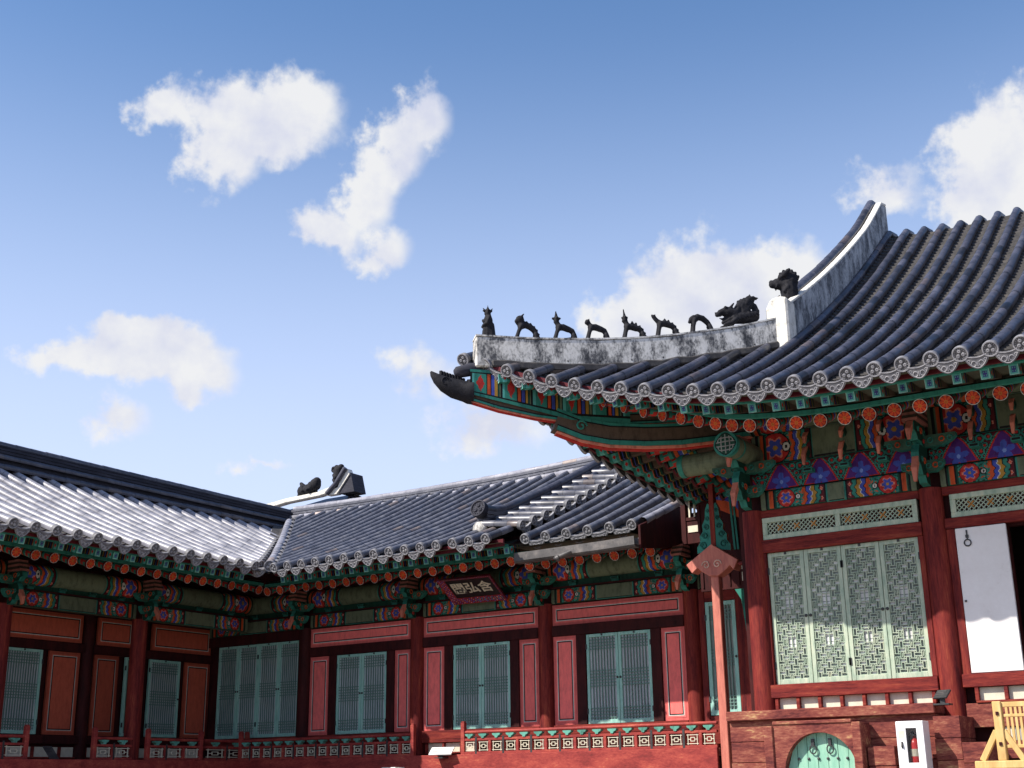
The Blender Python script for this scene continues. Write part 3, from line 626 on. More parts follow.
m = MB(); m.prism([(18.5, 6.2), (31, 6.2), (30.2, 7.3), (26, 9.6), (24.75, 10.3), (23.5, 9.6), (19.3, 7.2)], lambda u, v, t: (t, u, v), -7.35, -7.28); m.build('gable_wall', 'dark_red', hall)

def strip(path, zb, zt, w):                                # a wall-like ridge along a plan path
    m = MB(); n = len(path)
    for i, (x, y) in enumerate(path):
        a = path[max(i-1, 0)]; b = path[min(i+1, n-1)]; t = Vector((b[0]-a[0], b[1]-a[1])).normalized(); nx, ny = -t.y*w/2, t.x*w/2
        for sx, z in ((1, zb[i]), (1, zt[i]), (-1, zt[i]), (-1, zb[i])): m.v.append((x+nx*sx, y+ny*sx, z))
    for i in range(n-1):
        for k in range(4): a = i*4+k; b = i*4+(k+1) % 4; m.face([a, b, b+4, a+4])
    m.face([3, 2, 1, 0]); k = (n-1)*4; m.face([k, k+1, k+2, k+3]); return m
def interp(tab, x): return float(np.interp(x, [t[0] for t in tab], [t[1] for t in tab]))
HT = [(-10.7, 6.47), (-10.1, 6.465), (-9.66, 6.485), (-9.25, 6.52), (-8.87, 6.565), (-8.48, 6.64), (-8.07, 6.745), (-7.6, 6.88), (-7.2, 7.03)]
hx = [-10.66+.173*i for i in range(21)]
strip([(x, x+HIP) for x in hx], [zC(x, x+HIP)-.12 for x in hx], [interp(HT, x)+.012*math.sin(x*9) for x in hx], .3).build('hip_ridge', 'plaster', hall, bevel=.02)
strip([(x, x+HIP) for x in hx[1:]], [zC(x, x+HIP)-.12 for x in hx[1:]], [zC(x, x+HIP)+.0+.015*math.sin(x*17) for x in hx[1:]], .36).build('ridge_bedding_course', 'bed', hall, bevel=.02)
strip([(x, x+HIP) for x in hx], [interp(HT, x)-.004 for x in hx], [interp(HT, x)+.022 for x in hx], .315).build('ridge_coping', 'plaster', hall)
gy = [18.55+.3*i for i in range(21)]
gt = lambda y: zC(-6.5, min(y, 24.3))+.70+max(0, (y-23.2))*.10
strip([(-7.08, y) for y in gy], [zC(-7, y)-.15 for y in gy], [gt(y) for y in gy], .34).build('gable_ridge', 'plaster_streak', hall, bevel=.015)
strip([(-6.97, y) for y in gy], [gt(y)-.003 for y in gy], [gt(y)+.05 for y in gy], .13).build('ridge_coping', 'plaster_white', hall, bevel=.01)
m = MB(); tile_row(m, lambda y: (-7.15, y, gt(y)+.05), 19.1, 24.75, .088, .42); m.build('ridge_tile_roll', 'tile_row', hall, smooth=60)
m = MB(); m.prism([(-7.27, 6.5), (-6.90, 6.5), (-6.90, 7.36), (-7.02, 7.40), (-7.18, 7.38), (-7.27, 7.22)], lambda u, v, t: (u, t, v), 18.36, 18.72); m.build('ridge_end_block', 'plaster_white', hall, bevel=.03)

# corner: hip rafter, upper hip rafter and its dragon-snout cap
def hip_pt(x, z): return (x, x+HIP, z)
def hip_beam(name, pts, w, h):
    m = MB(); P = [hip_pt(x, z) for x, z in pts]; n = len(P)
    m.sweep(P, [(-w/2, -h/2), (w/2, -h/2), (w/2, h/2), (-w/2, h/2)], col=BRN)
    for dz, hh, ww, c in ((-h*.40, h*.2, w+.02, TEAL), (h*.42, h*.14, w+.02, TEAL), (-h*.28, .016, w+.03, BK), (h*.33, .016, w+.03, BK), (-h*.55, h*.14, w*.8, SALM), (-h*.63, .02, w*.5, RED)):
        m.sweep([Vector(p)+Vector((0, 0, dz)) for p in P], [(-ww/2, -hh/2), (ww/2, -hh/2), (ww/2, hh/2), (-ww/2, hh/2)], col=c)
    return m
m = hip_beam('hip', [(-9.78, 5.22), (-9.5, 5.08), (-9.2, 5.02), (-8.8, 5.02), (-8.4, 5.06), (-8.0, 5.15), (-7.4, 5.3)], .24, .34)
for s in (-1, 1):                                          # scroll on the beam's head
    P = [Vector(hip_pt(-9.52+.09*(1-.06*i)*math.cos(i*.6)*.7, 5.12+.09*(1-.06*i)*math.sin(i*.6)))+Vector((.14, -.14, 0))*s*.68 for i in range(14)]; m.tube(P, .016, 5, TEAL, up=(.7, -.7, .1))
m.build('hip_rafter', 'paint', hall)
hip_beam('sarae', [(-10.76, 5.58), (-10.4, 5.44), (-10.0, 5.34), (-9.6, 5.28), (-9.0, 5.28), (-8, 5.4)], .15, .18).build('upper_hip_rafter', 'paint', hall)
def hip_bands(u, v):
    C = canvas(len(u), (.06, .07, .04)); q = (u*1.75/.33) % 1
    for a, b, c in ((.0, .06, BK), (.06, .14, CY), (.14, .52, TEAL), (.52, .56, BK), (.56, .66, OR), (.66, .69, BK), (.69, .78, BLU), (.78, .81, BK), (.81, .9, OCH), (.9, .96, DG)): put(C, (q >= a) & (q < b), c)
    d = np.abs(q-.34)/.14+np.abs(v-.5)/.3; put(C, (d < 1) & (q > .14) & (q < .52), RED); put(C, (q > .96), G); put(C, (v > .9) | (v < .08), TEAL); put(C, ((v > .84) & (v < .9)) | ((v >= .08) & (v < .13)), BK); return C
m = MB(); o_ = .085; m.grid(lambda u, v: (-10.72+1.75*u+o_, -10.72+1.75*u+HIP-o_, (5.55-.30*min(u*1.6, 1)-.06*u)*(1-v)+(zC(-10.72+1.75*u, -10.72+1.75*u+HIP)-.16-.05*u)*v), 160, 20, hip_bands)
m.build('corner_fascia', 'paint', hall)
m = MB(); m.sweep([hip_pt(x, z) for x, z in ((-10.60, 6.0), (-10.70, 5.97), (-10.78, 5.94), (-10.85, 5.92), (-10.88, 5.91))], [[(k*.9*math.cos(t), k*math.sin(t)) for t in [2*PI*q/16 for q in range(16)]] for k in (.10, .10, .095, .085, .04)])
m.build('corner_cover_tile', 'ridge_dark', hall, smooth=50)
m = MB(); P = []; pr = []
for x, z, h, w in ((-10.68, 5.62, .40, .31), (-10.74, 5.62, .38, .30), (-10.76, 5.62, .33, .26), (-10.88, 5.66, .31, .25), (-10.98, 5.72, .25, .22), (-11.06, 5.80, .17, .16), (-11.11, 5.87, .09, .09), (-11.13, 5.91, .03, .04)):
    P.append(hip_pt(x, z)); pr.append([(w/2*math.cos(t)*(1 if abs(math.cos(t)) > .3 else .8), h/2*math.sin(t)) for t in [2*PI*k/14 for k in range(14)]])
m.sweep(P, pr)
for i in range(9): c = hip_pt(-10.78-.03*i, 5.80+.013*i); m.box(c[0]-.02, c[0]+.02, c[1]-.02, c[1]+.02, c[2]-.04, c[2]+.025)
for s in (-1, 1):
    o = Vector((.7, -.7, 0))*s*.10
    m.tube([Vector(hip_pt(-10.98+.05*math.cos(i*.6)*(1-.04*i), 5.74+.07*math.sin(i*.6)*(1-.04*i)))+o for i in range(14)], .012, 5, up=(.7, -.7, .1))
    for i in range(3): m.tube([Vector(hip_pt(-10.79-.04*i, 5.52+.03*k+.02*i))+o*1.15 for k in range(5)], .012, 5)
m.build('dragon_snout_cap', 'statue', hall, smooth=50)

# eaves
PV = (-7.0, 18.68)
def targetC(a): return (a, 18.7) if a > -7.0 else (-7.0+.08*(a+7), 18.7+.08*(a+7))
eave(hall, lambda a, b: (a, b), (-10.72, .6), yeC, zeC, targetC, 5.62)
eave(hall, lambda a, b: (b-HIP, a+HIP), (-10.60, -3.2), yeC, zeC, targetC, 5.62)
# columns, beams, friezes
CX = [-7.58, -4.88, -2.08, .72]
for x in CX: column(hall, x, 18, -.35, 3.87)
m = MB(); m.box(-7.9, .9, 18.1, 18.2, -.35, 5.4); m.v = []; m.f = []; m.c = []
def back(x0, x1, z0, z1): m.box(x0, x1, 18.09, 18.2, z0, z1)
back(-7.85, -3.92, -.35, 5.5); back(-3.92, -2.2, -.35, 1.28); back(-3.92, -2.2, 3.24, 5.5); back(-2.2, .9, -.35, 5.5)
m.box(-7.85, -7.75, 18.2, 30, -.35, 5.5); m.box(.8, .9, 18.2, 30, -.35, 5.5); m.box(-7.85, .9, 30, 30.1, -.35, 5.5)
m.build('timber_wall', 'dark_red', hall)
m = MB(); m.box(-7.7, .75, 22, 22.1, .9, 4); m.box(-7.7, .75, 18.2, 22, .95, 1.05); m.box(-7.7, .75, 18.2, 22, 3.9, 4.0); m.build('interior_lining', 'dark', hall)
for i in range(3):
    x0, x1 = CX[i]+.17, CX[i+1]-.17; L = x1-x0
    painted_beam(hall, TC, x0, x1, 3.87, 4.16, .06, .2, 1.02)
    painted_beam(hall, TC, CX[i]+.05, CX[i+1]-.05, 4.165, 4.57, .03, .15, pat=lotus_pattern(CX[i+1]-CX[i]-.1, .40, .62, 1.08 if i == 0 else .40), name='lotus_frieze')
    painted_beam(hall, TC, CX[i]+.05, CX[i+1]-.05, 4.575, 5.08, -.03, .15, .95, name='painted_frieze')
    round_purlin(hall, TC, CX[i]+.01, CX[i+1]-.01, 5.22, .16, .10, .9)
    for k in range(4):
        a = CX[i]+.99+.563*k-(.28 if i else 0)
        if a < CX[i+1]-.4: place('beak_bracket', BEAK, hall, Matrix.Translation((a, 17.97, 4.40)) @ Matrix.Rotation(PI, 4, 'Z'))
for x in CX: place('column_bracket', BR_C, hall, Matrix.Translation((x, 17.86, 3.86)) @ Matrix.Rotation(PI, 4, 'Z'))
# purlin heads crossing at the corner
m = MB(); m.lathe(lambda x, y, h: (-7.52+x, 17.02+h, 4.74+y), [(.175, 0), (.175, 1.0)], 24, G); m.lathe(lambda x, y, h: (-7.52+x, 17.02+h, 4.74+y), [(.185, .02), (.185, .1)], 24, TEAL)
m.lathe(lambda x, y, h: (-7.52+x, 17.02+h, 4.74+y), [(.18, .3), (.18, .34)], 24, TEAL)
m.grid(lambda u, v: (-7.52+.19*(2*u-1)*math.sqrt(1-.5*(2*v-1)**2), 17.012, 4.74+.19*(2*v-1)*math.sqrt(1-.5*(2*u-1)**2)), 44, 44, disc_glyph); m.build('purlin_head', 'paint', hall)
m = MB(); m.lathe(lambda x, y, h: (-8.72+h, 17.95+x, 4.74+y), [(.175, 0), (.175, 1.0)], 24, G); m.lathe(lambda x, y, h: (-8.72+h, 17.95+x, 4.74+y), [(.185, .02), (.185, .1)], 24, TEAL); m.build('purlin_head', 'paint', hall)

def hrail(parent, T, a0, a1, z0, z1, d0, d1, mt='red_h', name='cross_beam', bev=.008):
    m = MB(T); m.box(a0, a1, d0, d1, z0, z1); return m.build(name, mt, parent, bevel=bev)
def transom(parent, T, a0, a1, z0, z1, parts):
    m = MB(T); f = .075
    m.box(a0, a1, -.02, .05, z1-f, z1); m.box(a0, a1, -.02, .05, z0, z0+f)
    for k in range(parts+1):
        x = a0+(a1-a0)*k/parts; x = min(max(x, a0+f/2), a1-f/2); m.box(x-f/2, x+f/2, -.02, .048, z0+f, z1-f)
    o = m.build('transom_frame', 'lattice', parent, bevel=.004)
    h = z1-z0-2*f; w = .016
    for k in range(parts):
        q = MB(T)
        x0 = a0+(a1-a0)*k/parts+f*.7; x1 = a0+(a1-a0)*(k+1)/parts-f*.7; n = int((x1-x0+h)/.066)
        for i in range(n):
            s = x0-h+.066*i+.02
            for sg, dd in ((1, .02), (-1, .012)):
                u0, v0, u1, v1 = s, 0, s+h, h
                if u0 < x0: v0 += x0-u0; u0 = x0
                if u1 > x1: v1 -= u1-x1; u1 = x1
                if u1-u0 < .01: continue
                p, r = ((v0, v1) if sg == 1 else (h-v0, h-v1))
                q.bar((u0, dd, z0+f+p), (u1, dd, z0+f+r), .012, w, (0, 1, 0))
        q.build('diagonal_lattice', 'lattice', o)
    b = MB(T); b.box(a0+.02, a1-.02, -.018, -.01, z0+.02, z1-.02); b.build('backing_board', 'dark_red', o)
    x = MB(T)
    for k in range(int((a1-a0)/.26)):
        a = a0+.28+.26*k
        if min(abs(a-(a0+(a1-a0)*j/parts)) for j in range(parts+1)) < .12: continue
        for sg in (-1, 1): x.bar((a-.04, .034, (z0+z1)/2-.04*sg), (a+.04, .034, (z0+z1)/2+.04*sg), .012, .02, (0, 1, 0), (.50, .22, .05))
    x.build('lattice_flower', 'paint', o)
# first bay: four fretwork doors
hrail(hall, TC, -7.52, -5.04, 3.75, 3.868, -.04, .045); transom(hall, TC, -7.42, -5.08, 3.42, 3.75, 2)
hrail(hall, TC, -7.52, -5.04, 3.225, 3.418, -.04, .07)
hrail(hall, TC, -7.52, -7.40, 1.29, 3.224, -.04, .05, 'red'); hrail(hall, TC, -5.12, -5.04, 1.29, 3.224, -.04, .05, 'red')
door(hall, TC, -7.395, -5.125, 1.295, 3.22, 4, -.03, 'wan', 'lattice', 'paper', 'fretwork_door')
hrail(hall, TC, -7.52, -5.04, 1.10, 1.29, -.04, .10)
def box_row(parent, T, a0, a1, z0, z1, n, d):
    m = MB(T)
    for k in range(n+1): x = a0+(a1-a0)*k/n; m.box(x-.025, x+.025, d-.05, d+.02, z0, z1)
    m.box(a0-.02, a1+.02, d-.05, d+.018, z0-.03, z0)
    o = m.build('sill_frame', 'red_h', parent, bevel=.004); q = MB(T)
    q.box(a0, a1, d-.06, d-.045, z0, z1); q.build('sill_panel', 'cream', o)
box_row(hall, TC, -7.38, -5.12, .945, 1.10, 7, .06)
hrail(hall, TC, -7.95, -4.98, .78, .912, -.05, .62, 'weathered', 'floor_ledge', .012)
# second bay: white papered leaf folded beside the dark opening
hrail(hall, TC, -4.72, -2.24, 3.75, 3.868, -.04, .045); transom(hall, TC, -4.62, -2.3, 3.42, 3.75, 2)
hrail(hall, TC, -4.72, -2.24, 3.27, 3.418, -.04, .07); hrail(hall, TC, -4.72, -4.60, 1.29, 3.269, -.04, .04, 'red')
m = MB(TC); m.box(-4.595, -3.92, .0, .05, 1.305, 3.262); leaf = m.build('papered_door', 'white', hall, bevel=.006)
m = MB(TC); P = [(-4.44+.045*math.cos(k*PI/8), .062, 3.05+.045*math.sin(k*PI/8)) for k in range(17)]; m.tube(P, .009, 6, up=(0, 1, .01))
m.tube([(-4.44, .06, 3.09), (-4.44, .06, 3.21)], .010, 6, up=(0, 1, 0)); m.box(-4.46, -4.42, .05, .07, 3.12, 3.16); m.box(-4.45, -4.43, .05, .066, 3.19, 3.225); m.build('door_ring', 'iron', leaf)
m = MB(TC); m.box(-4.57, -4.545, .05, .068, 2.25, 2.275); m.build('door_stud', 'iron', leaf)
hrail(hall, TC, -4.72, -2.24, 1.12, 1.295, -.04, .09); box_row(hall, TC, -4.55, -2.3, .945, 1.115, 6, .06); hrail(hall, TC, -4.72, -2.24, .60, .912, -.04, .06, 'weathered')
hrail(hall, TC, -4.72, -2.24, .2, .42, -.04, .06, 'weathered')
m = MB(TC); m.box(-4.3, -4.12, .0, .03, .42, .60); m.build('foundation_stone', 'cream', hall, bevel=.01)
m = MB(TC); m.box(-4.08, -3.6, .0, .03, .42, .60); m.build('foundation_stone', 'stone', hall, bevel=.01)
# third bay
hrail(hall, TC, -1.91, .55, 3.75, 3.868, -.04, .045); transom(hall, TC, -1.8, .44, 3.42, 3.75, 2); hrail(hall, TC, -1.91, .55, 3.225, 3.418, -.04, .07)
door(hall, TC, -1.79, .43, 1.295, 3.22, 4, .0, 'wan', 'lattice', 'paper', 'fretwork_door'); hrail(hall, TC, -1.91, .55, 1.10, 1.29, -.04, .10); box_row(hall, TC, -1.78, .42, .945, 1.10, 7, .06); hrail(hall, TC, -1.91, .55, -.35, .912, -.04, .3, 'weathered')
# base below the first bay, stepped plinth blocks, arched hatch
def courses(name, x0, x1, y0, y1, z0, z1, n, mt='weathered'):
    m = MB(); z = z0
    for k in range(n):
        zz = z1 if k == n-1 else z0+(z1-z0)*(k+1)/n-.008; e = random.uniform(-.008, .008)
        m.box(x0+e*.5, x1+e*.5, y0+e, y1, z, zz); z = zz+.008
        if k < n-1: m.box(x0+.012, x1-.012, y0+.02, y1-.01, zz, z)
    return m.build(name, mt, hall, bevel=.012)
courses('plank_base', -7.93, -5.0, 17.46, 18.05, -.35, .777, 4)
courses('plinth_block', -4.975, -4.64, 17.24, 17.95, -.35, .735, 4); courses('plinth_block', -4.637, -4.33, 17.22, 17.95, -.35, .40, 3); courses('plinth_block', -5.86, -5.5, 17.2, 17.455, -.35, .38, 3)
m = MB(); cx, cz, r = -6.48, .08, .5; N = 24; n0 = 0
outer = []; inner = []
for k in range(N+1):
    t = PI*k/N; inner.append((cx+r*math.cos(t), cz+r*math.sin(t))); u, v = math.cos(t), math.sin(t)
    sc = min((.58 if u > 0 else .66)/max(abs(u), 1e-6), .62/max(v, 1e-6)) if True else 1
    outer.append((cx+u*max(sc, .505), cz+v*max(sc, .505)))
inner = [(cx+r, -.35)]+inner+[(cx-r, -.35)]; outer = [(outer[0][0], -.35)]+outer+[(outer[-1][0], -.35)]
for (a, b), (c, d) in zip(inner, outer):
    for y in (17.08, 17.45): m.v += [(a, y, b), (c, y, d)]
for k in range(len(inner)-1):
    i = k*4; m.face([i, i+1, i+5, i+4]); m.face([i+2, i+6, i+7, i+3]); m.face([i, i+4, i+6, i+2]); m.face([i+1, i+3, i+7, i+5])
m.build('hatch_surround', 'weathered', hall)
m = MB()
for x0, x1, z1 in ((-7.25, -7.12, .68), (-6.0, -5.88, .70)): m.box(x0, x1, 17.05, 17.44, -.35, z1)
m.box(-7.12, -6.0, 17.06, 17.44, .692, .74); m.build('surround_post', 'weathered', hall, bevel=.01)
m = MB()
for k in range(7):
    x0 = cx-r+2*r*k/7+.004; x1 = cx-r+2*r*(k+1)/7-.004; zz = lambda x: cz+math.sqrt(max(r*r*.995-(x-cx)**2, 0))
    m.prism([(x0, -.35), (x1, -.35), (x1, zz(x1)), ((x0+x1)/2, zz((x0+x1)/2)), (x0, zz(x0))], lambda u, v, t: (u, t, v), 17.2+.004*(k % 2), 17.25)
hatch = m.build('arched_hatch', 'green_door', hall)
m = MB()
for x in (-6.60, -6.36):
    m = MB(); m.tube([(x+.045*math.cos(k*PI/8), 17.17, .36+.055*math.sin(k*PI/8)) for k in range(17)], .009, 6, up=(0, 1, .01)); m.box(x-.02, x+.02, 17.16, 17.2, .40, .5); m.build('iron_ring', 'iron', hatch, smooth=40)
for x in (-6.82, -6.68, -6.54, -6.41, -6.27, -6.14): m = MB(); m.lathe(lambda a, b, h, x=x: (x+a, 17.19+h, .24+b), [(.0, -.012), (.018, -.006), (.02, .01)], 10); m.build('iron_stud', 'iron', hatch, smooth=40)

# ------------------------------------------------------------------ connecting wing, straight ahead
wing = thing('connecting_wing', 'red panelled wing facing the courtyard, with green doors and light grey tiled gable roof', 'wing', (-16, 22, -.45))
def zB(b): d = b-19.32; return 4.34+.36*d+.012*d*d
SB = lambda a, b: (a, b, zB(b))
K = .864
rowsB = [-13.84-.385*i for i in range(1, 28)][::-1]
rowsB = [r for r in rowsB if r < -14.25]
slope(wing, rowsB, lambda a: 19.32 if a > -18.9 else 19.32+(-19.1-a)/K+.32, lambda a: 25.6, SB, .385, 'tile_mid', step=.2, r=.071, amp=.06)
slope(wing, [-14.225, -13.84, -13.46], lambda a: 19.32, lambda a: 20.15, SB, .385, 'tile_mid', step=.2, r=.08)
SV = lambda a, b: (-b, a, zB(a)+.05+.12*(b-13.25))
slope(wing, arange(20.15, 25.5, .43), lambda a: 13.22, lambda a: 14.1, SV, .43, 'tile_mid', step=.2, r=.078)
# ridge of stacked tile courses, rising towards its open end
def stacked_ridge(parent, path, zb, w, courses_, rolls=(1,), mt='tile_light'):
    m = MB(); n = len(path); z = list(zb)
    for c in range(courses_):
        h = .035; ww = w-(.03 if c % 2 else 0); o = strip(path, z, [q+h-.006 for q in z], ww); k = len(m.v); m.v += o.v
        for f in o.f: m.face([i+k for i in f])
        z = [q+h for q in z]
        o = strip(path, [q-.007 for q in z], [q+.001 for q in z], w-.10); k = len(m.v); m.v += o.v
        for f in o.f: m.face([i+k for i in f])
    m.build('ridge_courses', mt, parent)
    return z
bp = [(-24.4+.4*i, 25.72) for i in range(28)]
rb = lambda x: 6.86+.0045*(x+19.5)**2*(1 if x > -19.5 else .6)
zt = stacked_ridge(wing, bp, [rb(p[0])+.08 for p in bp], .30, 8, mt='tile_mid')
m = MB(); zi = lambda x: rb(x)+.38
tile_row(m, lambda x: (x, 25.72, zi(x)), -24.4, -13.6, .09, .40)
tile_row(m, lambda x: (x, 25.53, rb(x)+.10), -24.4, -13.6, .088, .40)
tile_row(m, lambda x: (x, 25.44, rb(x)-.06), -24.4, -13.6, .075, .385)
m.build('ridge_tile_roll', 'tile_light_row', wing, smooth=60)
# ridge running down the gable edge, with its round end tile bedded in mortar
gp = [(-14.2, 20.25+.3*i) for i in range(19)]; gz = [zB(y)+.02+.18*max(0, 1-(y-20.25)/1.0)**2 for x, y in gp]
stacked_ridge(wing, gp, gz, .26, 6, mt='tile')
m = MB(); tile_row(m, lambda y: (-14.2, y, zB(y)+.27+.18*max(0, 1-(y-20.25)/1.0)**2), 20.2, 25.6, .09, .42); tile_row(m, lambda y: (-13.98, y, zB(y)+.10), 20.4, 25.6, .075, .42); m.build('ridge_tile_roll', 'tile_row', wing, smooth=60)
DARK_END = ROUND_END.copy(); DARK_END.materials.clear(); DARK_END.materials.append(M['ridge_dark'])
place('round_tile_end', DARK_END, wing, frame_mat((-14.2, 20.12, zB(20.2)+.46), (0, -1, .25), (1, 0, 0)) @ Matrix.Scale(1.75, 4))
m = MB(); m.lathe(lambda x, y, h: (-14.17+x*1.2, 20.13+y*.6, zB(20.1)+.02+h), [(.10, 0), (.14, .06), (.13, .14), (.08, .2), (0, .21)], 14); m.build('mortar_bedding', 'plaster', wing, smooth=50)
# valley channel between the two roofs
vd = Vector((-K, 1)).normalized(); vp = [Vector((-19.1, 19.45))+vd*t for t in [.0+.22*i for i in range(37)]]
q = MB()
for p in vp:
    nx = Vector((vd.y, -vd.x)); z = zB(p.y)-.02
    for off, dz in ((-.42, -.03), (-.22, -.09), (0, -.06), (.22, -.09), (.42, -.03)): q.v.append((p.x+nx.x*off, p.y+nx.y*off, z-.03+dz))
for i in range(len(vp)-1):
    for k in range(4): q.face([i*5+k, i*5+k+1, i*5+k+6, i*5+k+5])
q.build('valley_channel', 'bed', wing)
m = MB(); vf = lambda s: (-19.1-vd.y*0+vd.x*s, 19.45+vd.y*s, zB(19.45+vd.y*s)+.03)
tile_row(m, vf, -.12, 7.2, .105, .36); m.build('valley_tile_roll', 'tile_light_row', wing, smooth=60)
place('round_tile_end', ROUND_END, wing, frame_up(Vector(vf(-.14)), (-vd.x, -vd.y, -.25), (vd.y, -vd.x, 0)) @ Matrix.Scale(1.2, 4))
for s in (-1, 1): place('drip_tile_end', DRIP_WIDE, wing, frame_up(Vector(vf(-.06))+Vector((vd.y*.26*s, -vd.x*.26*s, -.10)), (-vd.x, -vd.y, -.3), (vd.y, -vd.x, 0)))
# boards under the tiles where the two slopes meet
q = MB(); zA_ = lambda b: 4.37+.3672*(b-19.1)+.012*(b-19.1)**2
for i in range(21):
    t = i/20; x, y = -19.1-5.4*t, 19.4+6.25*t; q.v += [(-24.5, y, zA_(24.5)-.12), ((x-24.5)/2, y, zA_((24.5-x)/2)-.10), (x, y, min(zA_(-x), zB(y))-.14), (x, (y+25.7)/2, zB((y+25.7)/2)-.10), (x, 25.7, zB(25.7)-.12)]
for i in range(20):
    for k in range(4): q.face([i*5+k, i*5+k+1, i*5+k+6, i*5+k+5])
q.build('roof_boarding', 'bed', wing)
# plain far slope and walls
m = MB(); m.v = [(-30, 25.8, 6.9), (-13.4, 25.8, 6.9), (-13.4, 32, 4.2), (-30, 32, 4.2)]; m.face([0, 1, 2, 3]); m.build('far_slope', 'bed', wing)
m = MB(); m.prism([(20.3, 4.3), (31.5, 4.3), (25.75, 6.95)], lambda u, v, t: (t, u, v), -13.75, -13.68); m.build('gable_wall', 'dark_red', wing)
BXc = [-23.65, -20.37, -17.13, -13.87, -10.62]
eave(wing, lambda a, b: (a, b), (-19.0, -13.2), lambda a: 19.32, lambda a: 4.34, lambda a: (a, 22.35), 4.82, raf=.38, inner=(-20.1, -13.2))
eave(wing, lambda a, b: (a, b), (-13.5, -10.7), lambda a: 19.75, lambda a: 4.3, lambda a: (a, 22.35), 4.72, raf=.38, skip_flying=lambda a: True, boards=False)
m = MB(); m.box(-24.2, -8.4, 22.09, 22.25, -.45, 4.9); m.box(-24.2, -8.4, 22.25, 31, 4.2, 4.3); m.box(-24.2, -8.4, 30.9, 31, -.45, 4.3); m.build('timber_wall', 'dark_red', wing)
for x in BXc: column(wing, x, 22, -.45, 3.41, .165, 'dark_red' if x < -20 else 'red')  # left columns take the darker red, shade by the left wing in the colour
for i in range(4):
    x0, x1 = BXc[i]+.17, BXc[i+1]-.17
    painted_beam(wing, TB, x0, x1, 3.405, 3.70, .05, .2, 1.02); soros(wing, TB, x0, x1, 3.735, -.02)
    hrail(wing, TB, x0, x1, 3.703, 3.73, -.1, .06, 'dark_red', 'plate_board', 0)
    m = MB(TB); m.box(x0, x1, -.08, -.02, 3.73, 3.86, DG); m.build('infill_board', 'paint', wing)
    round_purlin(wing, TB, BXc[i]+.01, BXc[i+1]-.01, 4.06, .215, .12, 1.02)
for x in BXc[1:]: place('column_bracket', BR_B, wing, Matrix.Translation((x, 21.85, 3.36)) @ Matrix.Rotation(PI, 4, 'Z'))
# bays: upper panel, lintel, doors between side panels
for i, (d0, d1) in enumerate(((-19.40, -17.97), (-16.18, -14.74), (-12.94, -11.51))):
    c0, c1 = BXc[i+1]+.165, BXc[i+2]-.165
    panel(wing, TB, c0+.005, c1-.005, 2.965, 3.375, .02)
    hrail(wing, TB, c0, c1, 2.755, 2.962, -.05, .06, 'dark_red'); hrail(wing, TB, c0, c1, .86, 1.035, -.05, .06, 'red_h')
    for e0, e1, p0, p1 in ((d0-.22, d0-.005, c0+.005, d0-.225), (d1+.005, d1+.22, d1+.225, c1-.005)):
        hrail(wing, TB, e0, e1, 1.035, 2.755, -.05, .045, 'dark_red', 'door_jamb'); panel(wing, TB, p0, p1, 1.04, 2.75, .01)
    door(wing, TB, d0, d1, 1.04, 2.745, 2, -.01, 'bars', 'teal_lattice', 'paper_dark')
    box_row(wing, TB, c0+.1, c0+1.45, .60, .78, 3, .03) if i == 1 else hrail(wing, TB, c0, c1, .50, .785, -.06, .02, 'dark_red', 'base_board'); hrail(wing, TB, c0, c1, .79, .858, -.04, .07, 'red_h')
door(wing, TB, -23.15, -20.53, 1.04, 3.16, 4, -.01, 'bars', 'teal_lattice', 'paper_dark'); hrail(wing, TB, -23.5, -20.53, 3.17, 3.4, -.05, .05, 'dark_red'); hrail(wing, TB, -23.5, -20.53, .8, 1.035, -.05, .06, 'red_h')
# narrow bay beside the hall
door(wing, TB, -10.33, -9.72, 1.10, 3.15, 1, .02, 'bars', 'teal_lattice', 'paper', stile=.075)
hrail(wing, TB, -10.455, -10.335, .6, 3.4, -.05, .06, 'red', 'door_jamb'); hrail(wing, TB, -9.715, -9.5, .6, 3.4, -.05, .06, 'red', 'door_jamb'); hrail(wing, TB, -10.334, -9.716, 3.16, 3.4, -.05, .05, 'red_h')
hrail(wing, TB, -10.334, -9.716, .6, 1.09, -.05, .06, 'red_h'); column(wing, -9.2, 21.9, -.45, 4.4, .17, 'red')
painted_beam(wing, TB, -10.45, -9.38, 3.405, 3.70, .05, .2, .5)
m = MB(); m.prism([(-9.68, 3.50), (-9.16, 3.36), (-9.16, 2.5), (-9.24, 2.45), (-9.30, 3.05), (-9.42, 3.25), (-9.68, 3.30)], lambda u, v, t: (u, t, v), 21.3, 21.36, TEAL, SALM)
for k in range(6):
    x, z = -9.6+.07*k, 3.40-.025*k; m.tube([(x+.028*math.cos(q*.7), 21.296, z+.028*math.sin(q*.7)) for q in range(10)], .008, 4, DG if k % 2 else RED, up=(0, 1, .01))
for k in range(5): x, z = -9.205, 3.2-.13*k; m.tube([(x+.022*math.cos(q*.7), 21.296, z+.04*math.sin(q*.7)) for q in range(10)], .008, 4, BK, up=(0, 1, .01))
m.build('carved_corner_brace', 'paint', wing)
